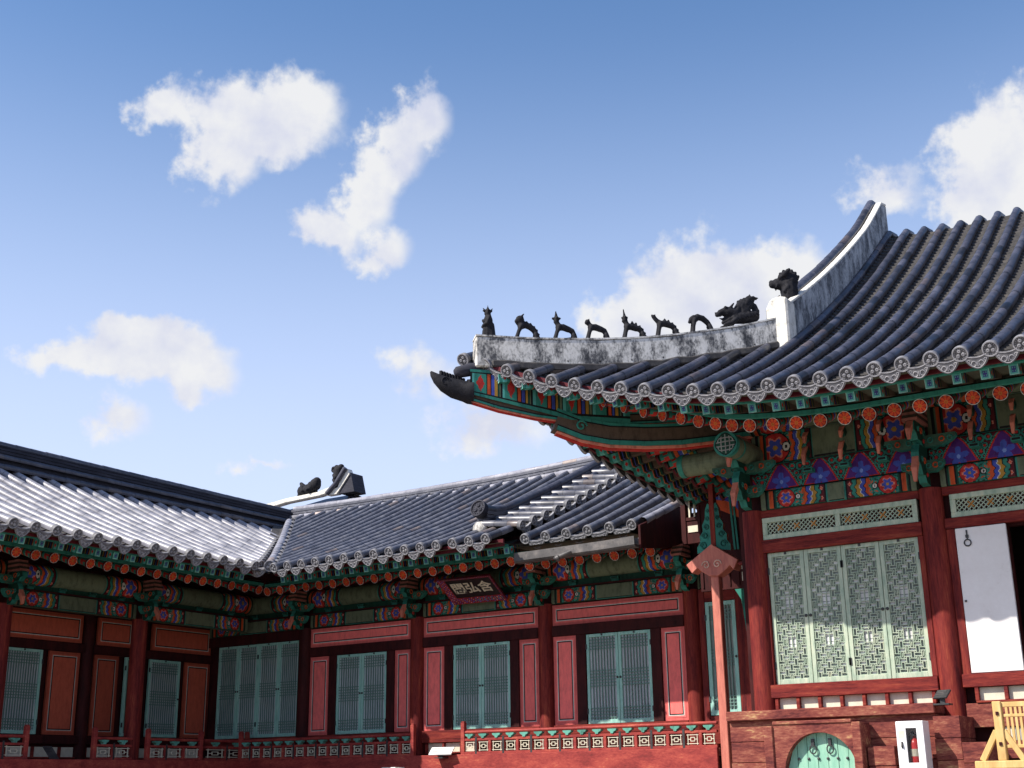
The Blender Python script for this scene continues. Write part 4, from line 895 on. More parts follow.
# lower linking roof with gutter
SL = lambda a, b: (a, b, 4.40+.40*(b-20.05)+.01*(b-20.05)**2)
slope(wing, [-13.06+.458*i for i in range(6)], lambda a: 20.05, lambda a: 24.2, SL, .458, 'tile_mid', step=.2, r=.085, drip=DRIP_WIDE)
m = MB(); tile_row(m, lambda y: (-10.62, y, 4.40+.40*(y-20.05)-.02), 20.2, 24.2, .085, .36); m.build('verge_tile_roll', 'tile_light_row', wing, smooth=60)
m = MB(); P = [(-13.18, 19.93, 3.99), (-11.3, 19.93, 4.01), (-10.62, 19.93, 4.03)]
m.sweep(P, [(-.11, .10), (-.11, -.05), (-.08, -.085), (.08, -.085), (.11, -.05), (.11, .10), (.095, .10), (.095, -.04), (-.095, -.04), (-.095, .10)])
for x in (-12.9, -12.3, -11.6, -11.05): m.box(x-.015, x+.015, 19.82, 20.04, 4.06, 4.07)
m.build('gutter', 'zinc', wing)
m = MB(); m.prism([(19.95, 3.92), (19.95, 4.34), (22.1, 5.12), (22.1, 4.36), (20.9, 4.05)], lambda u, v, t: (t, u, v), -10.60, -10.55); m.build('bargeboard', 'dark_red', wing, bevel=.006)

# ------------------------------------------------------------------ left wing, running towards the viewer
lw = thing('shaded_wing', 'dark shaded wing on the left with sunlit silvery tile slope and open gallery', 'wing', (-23.5, 17, -.45))
SA = lambda a, b: (-b, a, 4.37+.36*(b-19.1)*1.02+.012*(b-19.1)**2)
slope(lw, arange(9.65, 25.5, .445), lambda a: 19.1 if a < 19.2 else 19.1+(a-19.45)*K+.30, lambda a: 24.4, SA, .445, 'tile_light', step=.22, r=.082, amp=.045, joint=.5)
ra = lambda y: 6.93-.002*(y-20)
ap = [(-24.5, 9.6+.4*i) for i in range(42)]
strip(ap, [6.3]*42, [ra(p[1])+.0 for p in ap], .30).build('ridge_base', 'ridge_dark', lw)
stacked_ridge(lw, ap, [ra(p[1])+.02 for p in ap], .34, 7, mt='ridge_dark')
m = MB(); tile_row(m, lambda y: (-24.5, y, ra(y)+.30), 9.6, 26.0, .09, .4); tile_row(m, lambda y: (-24.31, y, ra(y)-.02), 9.6, 26.0, .075, .4); tile_row(m, lambda y: (-24.27, y, ra(y)-.24), 9.6, 26.0, .085, .4); m.build('ridge_tile_roll', 'tile_row', lw, smooth=60)
m = MB(); m.lathe(lambda x, y, h: (-24.48+x, 26.0+y, ra(26)+.28+h), [(.14, 0), (.16, .08), (.10, .17), (0, .19)], 14); m.build('mortar_cap', 'plaster_white', lw, smooth=50)
m = MB(); m.v = [(-24.55, 9.6, 6.6), (-24.55, 31, 6.6), (-30.5, 31, 4.0), (-30.5, 9.6, 4.0)]; m.face([0, 1, 2, 3]); m.build('far_slope', 'bed', lw)
eave(lw, lambda a, b: (-b, a), (10.0, 19.3), lambda a: 19.1, lambda a: 4.37, lambda a: (a, 22.4), 4.86, raf=.41, inner=(10.0, 20.3))
AY = [11.9, 15.25, 18.6, 21.9]
for y in AY[:3]: column(lw, -22.05, y, -.45, 3.43, .17, 'red')
for i in range(3):
    y0, y1 = AY[i]+.17, AY[i+1]-.17
    painted_beam(lw, TAF, y0, y1, 3.43, 3.74, .06, .2, 1.02); soros(lw, TAF, y0, y1, 3.77, -.02); hrail(lw, TAF, y0, y1, 3.743, 3.765, -.1, .07, 'dark_red', 'plate_board', 0)
    m = MB(TAF); m.box(y0, y1, -.08, -.02, 3.765, 3.88, DG); m.build('infill_board', 'paint', lw)
    round_purlin(lw, TAF, AY[i]+.01, AY[i+1]-.01, 4.07, .215, .13, 1.02)
for y in AY[:3]: place('column_bracket', BR_B, lw, Matrix.Translation((-21.9, y, 3.38)) @ Matrix.Rotation(-PI/2, 4, 'Z'))
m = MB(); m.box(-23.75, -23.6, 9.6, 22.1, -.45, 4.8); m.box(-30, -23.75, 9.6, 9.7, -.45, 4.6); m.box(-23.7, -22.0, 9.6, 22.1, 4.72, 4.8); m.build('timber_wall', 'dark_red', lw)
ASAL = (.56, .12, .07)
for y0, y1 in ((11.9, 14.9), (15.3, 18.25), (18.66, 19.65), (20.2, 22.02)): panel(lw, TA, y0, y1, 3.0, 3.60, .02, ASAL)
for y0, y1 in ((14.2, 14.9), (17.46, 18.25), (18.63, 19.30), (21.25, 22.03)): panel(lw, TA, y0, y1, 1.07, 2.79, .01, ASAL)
for y0, y1, n in ((11.9, 13.9, 2), (15.45, 17.29, 2), (19.48, 19.66, 1), (20.17, 21.10, 1)): door(lw, TA, y0, y1, 1.07, 2.79, n, 0, 'bars', 'teal_lattice', 'paper_dark', stile=.06)
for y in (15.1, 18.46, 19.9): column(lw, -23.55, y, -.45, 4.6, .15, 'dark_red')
hrail(lw, TA, 9.6, 22.05, 2.80, 2.99, -.06, .05, 'dark_red'); hrail(lw, TA, 9.6, 22.05, .88, 1.06, -.06, .06, 'dark_red'); hrail(lw, TA, 9.6, 22.05, 3.61, 4.7, -.06, .03, 'dark_red')
box_row(lw, TA, 10, 21.9, .62, .82, 18, .0)

# verandah floors along both wings
for par, nm, bx in ((wing, 'verandah_floor', (-21.7, -9.95, 21.42, 22.05)), (lw, 'verandah_floor', (-23.6, -21.72, 9.6, 21.95))):
    m = MB(); m.box(bx[0], bx[1], bx[2], bx[3], .40, .52); m.build(nm, 'weathered', par, bevel=.006)
m = MB(); m.box(-21.72, -9.97, 21.36, 21.42, .12, .53); m.build('verandah_fascia', 'bright_red', wing, bevel=.008)
m = MB(); m.box(-21.72, -21.64, 9.6, 21.36, .12, .53); m.build('verandah_fascia', 'bright_red', lw, bevel=.008)
for x in arange(-21.2, -10, 1.62): m = MB(); m.box(x-.08, x+.08, 21.45, 21.6, -.45, .4); m.build('floor_post', 'dark_red', wing)

# ------------------------------------------------------------------ railings
def railing(T, a0, a1, label, n, org, ends=(1, 1), bold=1):
    r = thing('railing', label, 'railing', org, 'low railings along the verandahs')
    for k, a in enumerate((a0, a1)):
        if ends[k]: m = MB(T); m.box(a-.045, a+.045, -.045, .045, .50, 1.14); m.box(a-.035, a+.035, -.035, .035, 1.14, 1.165); m.build('end_post', 'bright_red', r, bevel=.006)
    m = MB(T); m.tube([(a0, 0, .95), (a1, 0, .95)], .032, 10); m.build('handrail', 'bright_red', r, smooth=40)
    m = MB(T); m.box(a0, a1, -.035, .035, .785, .83); m.box(a0, a1, -.04, .04, .53, .575); m.build('rail_bar', 'bright_red', r, bevel=.004)
    p = (a1-a0)/n
    for k in range(n):
        c = a0+p*(k+.5)
        if k: m = MB(T); m.box(c-p/2-.028, c-p/2+.028, -.035, .035, .575, .785); m.build('baluster', 'bright_red', r)
        m = MB(T); w = p-.085; h = .20; z0 = .58; t = .0125; x0, x1 = c-w/2, c+w/2
        def H(u0, u1, v): m.box(x0+w*u0, x0+w*u1, -.012, .012, z0+h*v-t/2, z0+h*v+t/2)
        def V(u, v0, v1): m.box(x0+w*u-t/2, x0+w*u+t/2, -.0115, .0125, z0+h*v0, z0+h*v1)
        H(.02, .98, .12); H(.02, .98, .88); V(.12, .02, .98); V(.88, .02, .98); H(.34, .66, .34); H(.34, .66, .66); V(.34, .34, .66); V(.66, .34, .66)
        H(.12, .34, .5); H(.66, .88, .5)
        m.build('fret_panel', 'cream', r)
        o = [(c-.025, .83), (c+.025, .83), (c+.035, .86), (c+.085, .885), (c+.095, .915), (c-.095, .915), (c-.085, .885), (c-.035, .86)]
        m = MB(T); m.prism(o, lambda u, v, q: (u, q, v), -.05, .05, (.12, .36, .29), (.16, .42, .34)); m.build('lotus_bracket', 'paint', r)
        if k % 2 == 1: m = MB(T); m.box(c-p/2-.022, c-p/2+.022, .036, .042, .50, .86); m.box(c-p/2-.05, c-p/2+.05, .036, .043, .50, .53); m.build('iron_strap', 'iron', r)
    return r
TR = lambda a, d, z: (a, 21.44-d, z)
TRA = lambda a, d, z: (-21.80+d, a, z)
railing(TR, -21.72, -16.80, 'shaded railing ending at the gap left of the white sign', 15, (-19.2, 21.44, .5))
railing(TR, -15.52, -9.98, 'sunlit red railing with pale fret panels running right to the tall post', 17, (-12.7, 21.44, .5), (1, 0))
railing(TRA, 9.8, 15.85, 'dark railing cut off by the left edge of the photo', 12, (-21.8, 12.8, .5))
railing(TRA, 17.45, 18.40, 'short dark railing of two panels left of the free column', 2, (-21.8, 17.9, .5), (1, 0))
railing(TRA, 18.82, 20.30, 'short dark railing of three panels right of the free column', 3, (-21.8, 19.5, .5))
railing(TRA, 20.42, 21.70, 'short dark railing with two wide panels at the inner corner', 2, (-21.8, 21, .5), (0, 1))

# ------------------------------------------------------------------ name board hung under the eaves
pb = thing('name_board', 'black name board with pale characters and a red floral frame under the eaves', 'sign', (-15.3, 21.5, 3.8))
ux = Vector((1, 0, -.01)).normalized(); uy = Vector((0, -.66, .44)).normalized(); un = ux.cross(uy); pc = Vector((-15.30, 21.46, 3.83))
PT = lambda x, y, h: tuple(pc+(ux*x+uy*y)*.9+un*h)
m = MB(PT); m.box(-.62, .62, -.30, .30, -.02, .01); m.build('board', 'lacquer', pb)
m = MB(PT)
def frame_pat(u, v):
    C = canvas(len(u), (.20, .018, .04)); w = np.sin(u*70)*np.sin(v*9+u*20); put(C, w > .55, (.08, .09, .3)); put(C, w < -.72, PK); put(C, (np.abs(np.sin(u*47+2)) < .12) & (np.abs(v-.5) < .25), TEAL); put(C, (v < .1) | (v > .92), (.25, .02, .02)); return C
for (x0, y0, x1, y1, nx_, ny_) in ((-.62, -.30, .62, -.30, 0, -1), (.62, .30, -.62, .30, 0, 1), (.62, -.30, .62, .30, 1, 0), (-.62, .30, -.62, -.30, -1, 0)):
    L = math.hypot(x1-x0, y1-y0); tx, ty = (x1-x0)/L, (y1-y0)/L
    for top in (0, 1):
        fn = (lambda u, v, x0=x0, y0=y0, L=L, tx=tx, ty=ty, nx_=nx_, ny_=ny_: (x0+tx*(u*(L+.26*v)-.13*v)+nx_*.13*v, y0+ty*(u*(L+.26*v)-.13*v)+ny_*.13*v, .012+.07*v)) if top else (lambda u, v, x0=x0, y0=y0, L=L, tx=tx, ty=ty, nx_=nx_, ny_=ny_: (x0+tx*(u*(L+.26*v)-.13*v)+nx_*.13*v, y0+ty*(u*(L+.26*v)-.13*v)+ny_*.13*v, -.02+.06*v))
        m.grid(fn, 90 if L > 1 else 45, 9, frame_pat)
m.build('frame', 'paint', pb)
tcu = bpy.data.curves.new('characters', 'FONT'); tcu.body = '閣弘含'; tcu.size = .40; tcu.align_x = 'CENTER'; tcu.align_y = 'CENTER'; tcu.extrude = .004; tcu.offset = .006
to = bpy.data.objects.new('characters', tcu); COL.objects.link(to); bpy.context.view_layer.update()
tme = bpy.data.meshes.new_from_object(to.evaluated_get(bpy.context.evaluated_depsgraph_get())); bpy.data.objects.remove(to)
tme.materials.clear(); tme.materials.append(M['cream']); to = bpy.data.objects.new('characters', tme); COL.objects.link(to); to.parent = pb
mw = Matrix(((ux.x, uy.x, un.x, 0), (ux.y, uy.y, un.y, 0), (ux.z, uy.z, un.z, 0), (0, 0, 0, 1))); mw.translation = pc+un*.018-ORG[pb.name]
to.matrix_local = mw @ Matrix.Scale(.84, 4)

# ------------------------------------------------------------------ slim post with hood at the corner between wing and hall
gp_ = thing('hooded_post', 'slim salmon red post with a carved hood and green scrolls above it', 'post', (-8.8, 19.2, -.35))
m = MB(); m.box(-8.875, -8.735, 19.15, 19.29, -.35, 3.24); m.build('post', 'fin_red', gp_, bevel=.01)
hood = [(-9.28, 3.38), (-8.81, 3.68), (-8.36, 3.38), (-8.44, 3.22), (-8.50, 3.30), (-8.60, 3.22), (-8.72, 3.15), (-8.88, 3.16), (-9.0, 3.24), (-9.08, 3.31), (-9.18, 3.23)]
m = MB(); m.prism(hood, lambda u, v, t: (u, t, v), 19.10, 19.34); hd = m.build('hood', 'fin_red', gp_, bevel=.008)
m = MB()
for s in (-1, 1): m.tube([(-8.82+s*(.10+.075*(1-.055*k)*math.cos(k*.55)), 19.095, 3.34+.075*(1-.055*k)*math.sin(k*.55)) for k in range(16)], .012, 5, (.75, .5, .4), up=(0, 1, .01))
m.build('carved_scroll', 'paint', hd)
m = MB(); m.box(-8.85, -8.76, 19.18, 19.27, 3.66, 4.70); m.build('finial_pole', 'red', gp_, bevel=.006)
for s in (-1, 1):
    o = [(.045, 3.60), (.30, 3.56), (.30, 3.66), (.24, 3.74), (.245, 3.84), (.18, 3.92), (.19, 4.02), (.135, 4.12), (.12, 4.28), (.075, 4.38), (.045, 4.36)]
    m = MB(); m.prism([(-8.805+s*a, b) for a, b in o], lambda u, v, t: (u, t, v), 19.19, 19.26, TEAL, SALM)
    for x, z, r in ((.18, 3.68, .065), (.15, 3.84, .055), (.11, 3.98, .045), (.09, 4.12, .035), (.075, 4.25, .025)):
        m.tube([(-8.805+s*(x+r*(1-.05*k)*math.cos(k*.6)), 19.186, z+r*(1-.05*k)*math.sin(k*.6)) for k in range(14)], .014, 5, (.02, .12, .10), up=(0, 1, .01))
    m.build('scroll_wing', 'paint', gp_)

# boarded screen closing the passage behind the post
an = thing('passage_screen', 'dark red boarded screen with painted arched top behind the hooded post', 'screen', (-9.2, 20.6, 3.2))
m = MB(); m.box(-9.75, -8.2, 20.62, 20.7, 3.15, 4.75)
for k in range(9): x = -9.7+.17*k; m.box(x-.012, x+.012, 20.60, 20.62, 3.2, 4.7)
m.box(-9.75, -8.2, 20.57, 20.62, 4.02, 4.10); m.box(-9.75, -8.2, 20.57, 20.62, 3.62, 3.68); m.build('board_panel', 'dark_red', an)
m = MB()
for k in range(2):
    for j in range(3): m.box(-8.95+.22*j, -8.79+.22*j, 20.595, 20.61, 3.27+.2*k, 3.42+.2*k)
m.build('paper_pane', 'cream', an)
m = MB(); o = [(-9.18, 4.98), (-9.0, 4.93), (-8.84, 4.80), (-8.72, 4.60), (-8.66, 4.40), (-8.74, 4.38), (-8.86, 4.55), (-9.0, 4.62), (-9.18, 4.66)]
m.prism([(a, b) for a, b in o], lambda u, v, t: (u, t, v), 20.22, 20.28, BLU, TEAL); m.prism([(-9.18, 4.66), (-9.0, 4.62), (-8.86, 4.55), (-8.74, 4.38), (-8.78, 4.30), (-9.18, 4.50)], lambda u, v, t: (u, t, v), 20.225, 20.28, OR, SALM)
for x in (-9.12, -9.08, -9.04): m.bar((x, 20.216, 4.92), (x, 20.216, 4.66), .014, .004, (0, 1, 0), (.3, .35, .6))
for x in (-8.93, -8.87): m.bar((x, 20.21, 4.84), (x+.05, 20.21, 3.75), .035, .01, (0, 1, 0), TEAL)
m.build('painted_arch', 'paint', an)
m = MB(); m.prism([(-9.18, 4.5), (-8.78, 4.3), (-8.70, 3.9), (-8.72, 3.45), (-9.18, 3.6)], lambda u, v, t: (u, t, v), 20.24, 20.28); m.build('shutter', 'dark_red', an)
m = MB(); m.box(-10.22, -9.62, 21.0, 21.08, 4.1, 4.5); m.box(-10.25, -10.16, 20.98, 21.1, 4.1, 5.05); m.box(-10.2, -9.6, 20.99, 21.08, 4.52, 4.58); m.build('screen_base', 'dark_red', an)
m = MB()
for k in range(5): m.box(-10.1+.1*k, -10.07+.1*k, 21.0, 21.03, 4.58, 4.95)
m.box(-10.12, -9.78, 20.985, 21.0, 4.3, 4.42); m.build('pale_bar', 'cream', an)
m = MB(); m.tube([(-9.9+.32*math.cos(PI*k/10), 20.95, 4.98+.26*math.sin(PI*k/10)) for k in range(11)], .02, 6, TEAL, up=(0, 1, 0)); m.build('arch_rim', 'paint', an)
m = MB(); m.tube([(-8.5, 19.36, 3.36), (-7.6, 18.1, 3.12)], .03, 8); tag(m.build('tie_rod', 'red', smooth=40), 'thin red wooden tie running from the hooded post to the hall', 'beam')

# ------------------------------------------------------------------ small things
c = thing('security_camera', 'small grey security camera under the metal gutter', 'camera', (-11.98, 19.85, 3.84))
m = MB(); P = [(-11.86, 19.72, 3.97), (-12.06, 19.63, 3.88)]; m.tube(P, .042, 12); m.tube([(-12.07, 19.625, 3.865), (-12.12, 19.605, 3.84)], [.06, .06], 12); m.build('body', 'zinc', c, smooth=40)
m = MB(); m.tube([(-12.131, 19.599, 3.835), (-12.14, 19.595, 3.83)], .05, 12); m.build('lens', 'lacquer', c, smooth=40)
m = MB(); m.tube([(-11.93, 19.72, 3.96), (-11.95, 19.86, 4.02)], .018, 6); m.build('arm', 'iron', c)

cb = thing('extinguisher_cabinet', 'white fire extinguisher cabinet standing by the stepped red base', 'cabinet', (-5.17, 17, -.35))
m = MB(); x0, x1, y0, y1, z0, z1 = -5.35, -5.0, 16.88, 17.13, -.35, .675
m.box(x0, x1, y0+.02, y1, z0, z0+.30); m.box(x0, x0+.025, y0, y1, z0+.3, z1); m.box(x1-.025, x1, y0, y1, z0+.3, z1); m.box(x0+.025, x1-.025, y0, y1, z1-.025, z1); m.box(x0+.025, x1-.025, y1-.02, y1, z0+.3, z1-.025)
m.build('body', 'enamel', cb, bevel=.006)
m = MB(); y = 16.865
m.box(x0, -5.225, y, y+.016, z0+.03, z1-.004); m.box(-5.09, x1, y, y+.016, z0+.03, z1-.004); m.box(-5.225, -5.09, y, y+.016, .585, z1-.004); m.box(-5.225, -5.09, y, y+.016, z0+.03, .16)
dr = m.build('door', 'enamel', cb, bevel=.004)
m = MB(); m.box(-5.225, -5.09, y+.006, y+.010, .16, .585); m.build('window', 'glass', dr)
m = MB(); m.box(-5.325, -5.245, y-.002, y, .47, .56); m.build('paper_sticker', 'cream', dr)
m = MB(); m.box(-5.295, -5.275, y-.012, y, .34, .42); m.tube([(-5.285, y-.015, .40), (-5.285, y-.03, .36)], .012, 6); m.build('handle', 'iron', dr)
ex = thing('fire_extinguisher', 'red fire extinguisher behind the narrow window of the white cabinet', 'extinguisher', (-5.157, 16.99, -.05))
m = MB(); m.lathe(lambda a, b, h: (-5.157+a, 16.985+b, h), [(.062, -.05), (.07, -.03), (.07, .40), (.055, .44), (.022, .47), (.02, .49)], 20); m.build('canister', 'red_can', ex, smooth=45)
m = MB(); m.lathe(lambda a, b, h: (-5.157+a, 16.985+b, h), [(.0715, .24), (.0715, .33)], 20); m.build('paper_band', 'cream', ex)
m = MB(); m.box(-5.175, -5.139, 16.93, 17.0, .49, .515); m.tube([(-5.157, 16.985, .5), (-5.16, 16.95, .55), (-5.20, 16.92, .50), (-5.22, 16.92, .30)], .012, 6); m.build('valve_and_hose', 'iron', ex, smooth=40)

bs = thing('wooden_barrier', 'yellow pine barrier stand with slatted panel and braced feet', 'barrier', (-3.6, 16.3, -.35))
m = MB(); m.box(-3.97, -3.87, 16.25, 16.35, .16, .84); m.build('post', 'pine', bs, bevel=.008)
m = MB(); m.box(-2.57, -2.47, 16.25, 16.35, .16, .84); m.build('post', 'pine', bs, bevel=.008)
for x in (-3.92, -2.52):
    m = MB(); m.box(x-.32, x+.32, 16.22, 16.38, .07, .16); m.build('foot_beam', 'pine', bs, bevel=.01)
    for s in (-1, 1): m = MB(); m.bar((x+s*.24, 16.3, .16), (x+s*.04, 16.3, .50), .07, .06, (0, 1, 0)); m.build('brace', 'pine', bs, bevel=.006)
    for zp in (.35, .70): m = MB(); m.box(x-.016, x+.016, 16.235, 16.25, zp-.02, zp+.02); m.build('peg', 'dark_red', bs)
    m = MB(); m.box(x-.3, x+.3, 16.18, 16.42, -.35, .07); m.build('stand_block', 'stone', bs, bevel=.012)
for z0, z1 in ((.77, .83), (.655, .69), (.30, .34)): m = MB(); m.box(-3.87, -2.57, 16.28, 16.32, z0, z1); m.build('cross_rail', 'pine', bs, bevel=.005)
for k in range(24): x = -3.82+.052*k; m = MB(); m.box(x-.014, x+.014, 16.285, 16.315, .34, .655); m.box(x-.014, x+.014, 16.285, 16.315, .69, .77); m.build('slat', 'pine', bs)

def notice(name, label, c, w, h, tilt, face, mt, bar, leg=True):
    t = thing(name, label, 'notice', c); cx_, cy_, cz_ = c; n = Vector(face).normalized(); x = Vector((-n.y, n.x, 0)).normalized() if abs(n.z) < .99 else Vector((1, 0, 0)); y = n.cross(x)*1.0
    if y.z < 0: y = -y; x = -x
    F = lambda a, b, d: tuple(Vector(c)+x*a+y*b+n*d)
    m = MB(F); m.box(-w/2, w/2, -h/2, h/2, -.015, .01); m.build('plate', mt, t, bevel=.003)
    m = MB(F)
    for k, q in enumerate(bar): m.box(-w*.4, -w*.4+w*.8*q, h*(.28-.2*k), h*(.28-.2*k)+.012, .010, .0125)
    m.build('printed_lines', 'iron' if mt != 'iron' else 'zinc', t)
    if leg: m = MB(); m.box(cx_-.03, cx_+.03, cy_-.02, cy_+.02, cz_-.12, cz_-.03); m.box(cx_-.1, cx_+.1, cy_-.1, cy_+.1, cz_-.14, cz_-.12); m.build('foot', 'iron', t)
    return t
notice('notice_plate', 'tilted white notice plate in the gap of the sunlit railing', (-15.93, 21.25, .60), .50, .22, 0, (.12, -.62, .75), 'white', (.62, .5, 0.35))
notice('notice_plate', 'small black notice plate standing on the ledge beside the hall column', (-4.87, 17.42, 1.02), .2, .16, 0, (-.2, -.6, .72), 'iron', (.8, .7, .8))
notice('notice_plate', 'dim notice plate on the dark gallery floor of the left wing', (-22.2, 16.75, .66), .2, .42, 0, (.6, -.05, .75), 'zinc', (.8, .7))
m = MB(); m.box(-16.78, -16.42, 20.4, 20.7, .0, .30); tag(m.build('white_step_box', 'white', bevel=.012), 'top of a white box below the verandah floor at the bottom edge', 'box')
m = MB(); m.box(-6.15, -5.55, 16.6, 16.95, -.35, .09); tag(m.build('stone_block', 'stone', bevel=.015), 'pale stone block at the bottom edge right of the arched hatch', 'stone block')

# ------------------------------------------------------------------ roof figures (fired clay), sculpted from rounded strokes
def sculpt(strokes, voxel=.011):
    m = MB()
    def ball(p, r): m.lathe(lambda x, y, h, p=p: (p[0]+x, p[1]+y, p[2]+h), [(0, -r)]+[(r*math.cos(a), r*math.sin(a)) for a in (-1.1, -.6, 0, .6, 1.1)]+[(0, r)], 10)
    for pts, rad in strokes:
        rs = rad if isinstance(rad, (list, tuple)) else [rad]*len(pts)
        for p, r in zip(pts, rs): ball(p, r)
        if len(pts) > 1: m.tube(pts, rs, 10, up=(0, 1, .02))
    o = bpy.data.objects.new('sculpt', m.mesh('sculpt')); COL.objects.link(o)
    rm = o.modifiers.new('remesh', 'REMESH'); rm.mode = 'VOXEL'; rm.voxel_size = voxel
    bpy.context.view_layer.update(); me = bpy.data.meshes.new_from_object(o.evaluated_get(bpy.context.evaluated_depsgraph_get()))
    bpy.data.objects.remove(o); me.materials.clear(); me.materials.append(M['statue']); me.shade_smooth(); return me
def sym(st): return st+[([(x, -y, z) for x, y, z in p], r) for p, r in st]
def arc_body(spines, rump=(-.14, 0, .01), top=.19, sh=(.05, 0, .185)):
    back = [(.06, 0, .17), (.0, 0, top), (-.06, 0, top-.025), (-.11, 0, .12), (-.135, 0, .06), (-.145, 0, .015)]
    st = [(back, [.042, .044, .040, .036, .032, .030])]
    st += sym([([(.055, .028, .17), (.09, .032, .09), (.12, .034, .0)], [.03, .022, .024]), ([(-.12, .03, .06), (-.14, .035, .0), (-.10, .035, .0)], [.026, .024, .018])])
    st.append(([(.13, 0, .0), (-.15, 0, .0)], .014))
    if spines:
        for k, (x, z) in enumerate(((-.02, .235), (-.07, .215), (-.115, .175), (-.15, .125), (-.172, .075), (-.178, .03))): st.append(([(x*.92, 0, z*.93), (x, 0, z)], [.018, .010]))
    return st
def head(c, r, snout=.05, up=0, ears=True, hat=None):
    x, y, z = c; st = [([c], r), ([c, (x+snout, 0, z-.01+up)], [r*.85, r*.55]), ([(x, 0, z-r*.5), (x+snout*.9, 0, z-r*.75+up*.8)], [r*.5, r*.35])]
    st += sym([([(x+r*.55, r*.5, z+r*.35)], r*.24)])
    if ears: st += sym([([(x-r*.3, r*.6, z+r*.6), (x-r*.7, r*.8, z+r*1.1)], [r*.3, r*.15])])
    if hat == 'brim': st += [([(x-.045, 0, z+r), (x+.045, 0, z+r)], .016), ([(x, -.045, z+r), (x, .045, z+r)], .016), ([(x, 0, z+r), (x, 0, z+r+.045), (x, 0, z+r+.10)], [.028, .018, .006])]
    if hat == 'point': st += [([(x-.035, 0, z+r), (x+.035, 0, z+r)], .014), ([(x, -.035, z+r), (x, .035, z+r)], .014), ([(x, 0, z+r), (x, 0, z+r+.12)], [.022, .005])]
    return st
FIG = []
robe = [([(0, 0, 0), (0, 0, .12), (-.005, 0, .24), (-.005, 0, .30)], [.072, .066, .060, .040]), ([(0, 0, .325)], .042), ([(.03, 0, .32)], .018),
        ([(-.05, 0, .36), (.055, 0, .36)], .014), ([(0, -.05, .36), (0, .05, .36)], .014), ([(0, 0, .36), (0, 0, .40), (0, 0, .435)], [.03, .014, .006]), ([(-.045, 0, .37), (-.06, 0, .395)], [.014, .008]), ([(.045, 0, .37), (.06, 0, .395)], [.014, .008])]
robe += sym([([(-.01, .06, .26), (.02, .075, .17), (.065, .03, .15)], [.026, .024, .02]), ([(.045, .03, .10), (.05, .035, .0)], [.022, .026]), ([(-.04, .045, .1), (-.045, .05, .0)], [.022, .026])])
robe += [([(.06, -.03, .24), (.065, .03, .20)], .016), ([(-.065, 0, .18), (-.075, 0, .03)], [.02, .028])]
fig_data = [
    (robe, 'robed roof figure standing at the very end of the white ridge', 'foremost, upright figure'),
    (arc_body(1)+[([(.05, 0, .19), (.06, 0, .245)], [.045, .04])]+head((.065, 0, .255), .056, .04, -.01), 'crouching roof beast with heavy head and spiny back next to the robed figure', ''),
    (arc_body(0, top=.17)+[([(.05, 0, .17), (.075, 0, .235)], [.036, .03]), ([(.03, 0, .01), (-.12, 0, .02)], [.016, .028])]+head((.08, 0, .25), .036, .02, hat='brim', ears=False), 'roof beast in a brimmed pointed hat with its belly low on the ridge', ''),
    (arc_body(0, top=.17)+[([(.05, 0, .17), (.085, 0, .225)], [.032, .028])]+head((.095, 0, .24), .036, .02), 'smooth bare headed roof beast between the two hatted ones', ''),
    (arc_body(1, top=.165)+[([(.05, 0, .17), (.065, 0, .24)], [.036, .03])]+head((.07, 0, .255), .036, .025, hat='point', ears=False), 'spiny backed roof beast with a tall needle pointed hat', ''),
    (arc_body(1, top=.175)+[([(.04, 0, .18), (.085, 0, .22), (.11, 0, .26)], [.036, .03, .028])]+head((.115, 0, .275), .03, .02, .03, ears=True), 'spiny roof beast craning its thin neck upward', ''),
    (arc_body(0, top=.205)+[([(.05, 0, .20), (.085, 0, .19)], [.042, .036])]+head((.09, 0, .185), .036, .035, -.02), 'smooth arched roof beast with lowered head beside the winged dragon', '')]
hipd = Vector((-1, -1, 0)).normalized()
xf = (-10.51, -10.09, -9.66, -9.29, -8.87, -8.48, -8.07)
for (st, lab, _), x in zip(fig_data, xf):
    o = bpy.data.objects.new('roof_figure', sculpt(st)); COL.objects.link(o); tag(o, lab, 'roof figure', 'clay figures in a row on the white hip ridge')
    z = interp(HT, x)+.035; s = 1.2 if x < -10.4 else 1.26
    sl_ = (interp(HT, x+.1)-interp(HT, x-.1))/.283
    o.matrix_world = frame_mat((x, x+HIP, z), (hipd.x*sl_, hipd.y*sl_, 1), hipd) @ Matrix.Scale(s, 4)
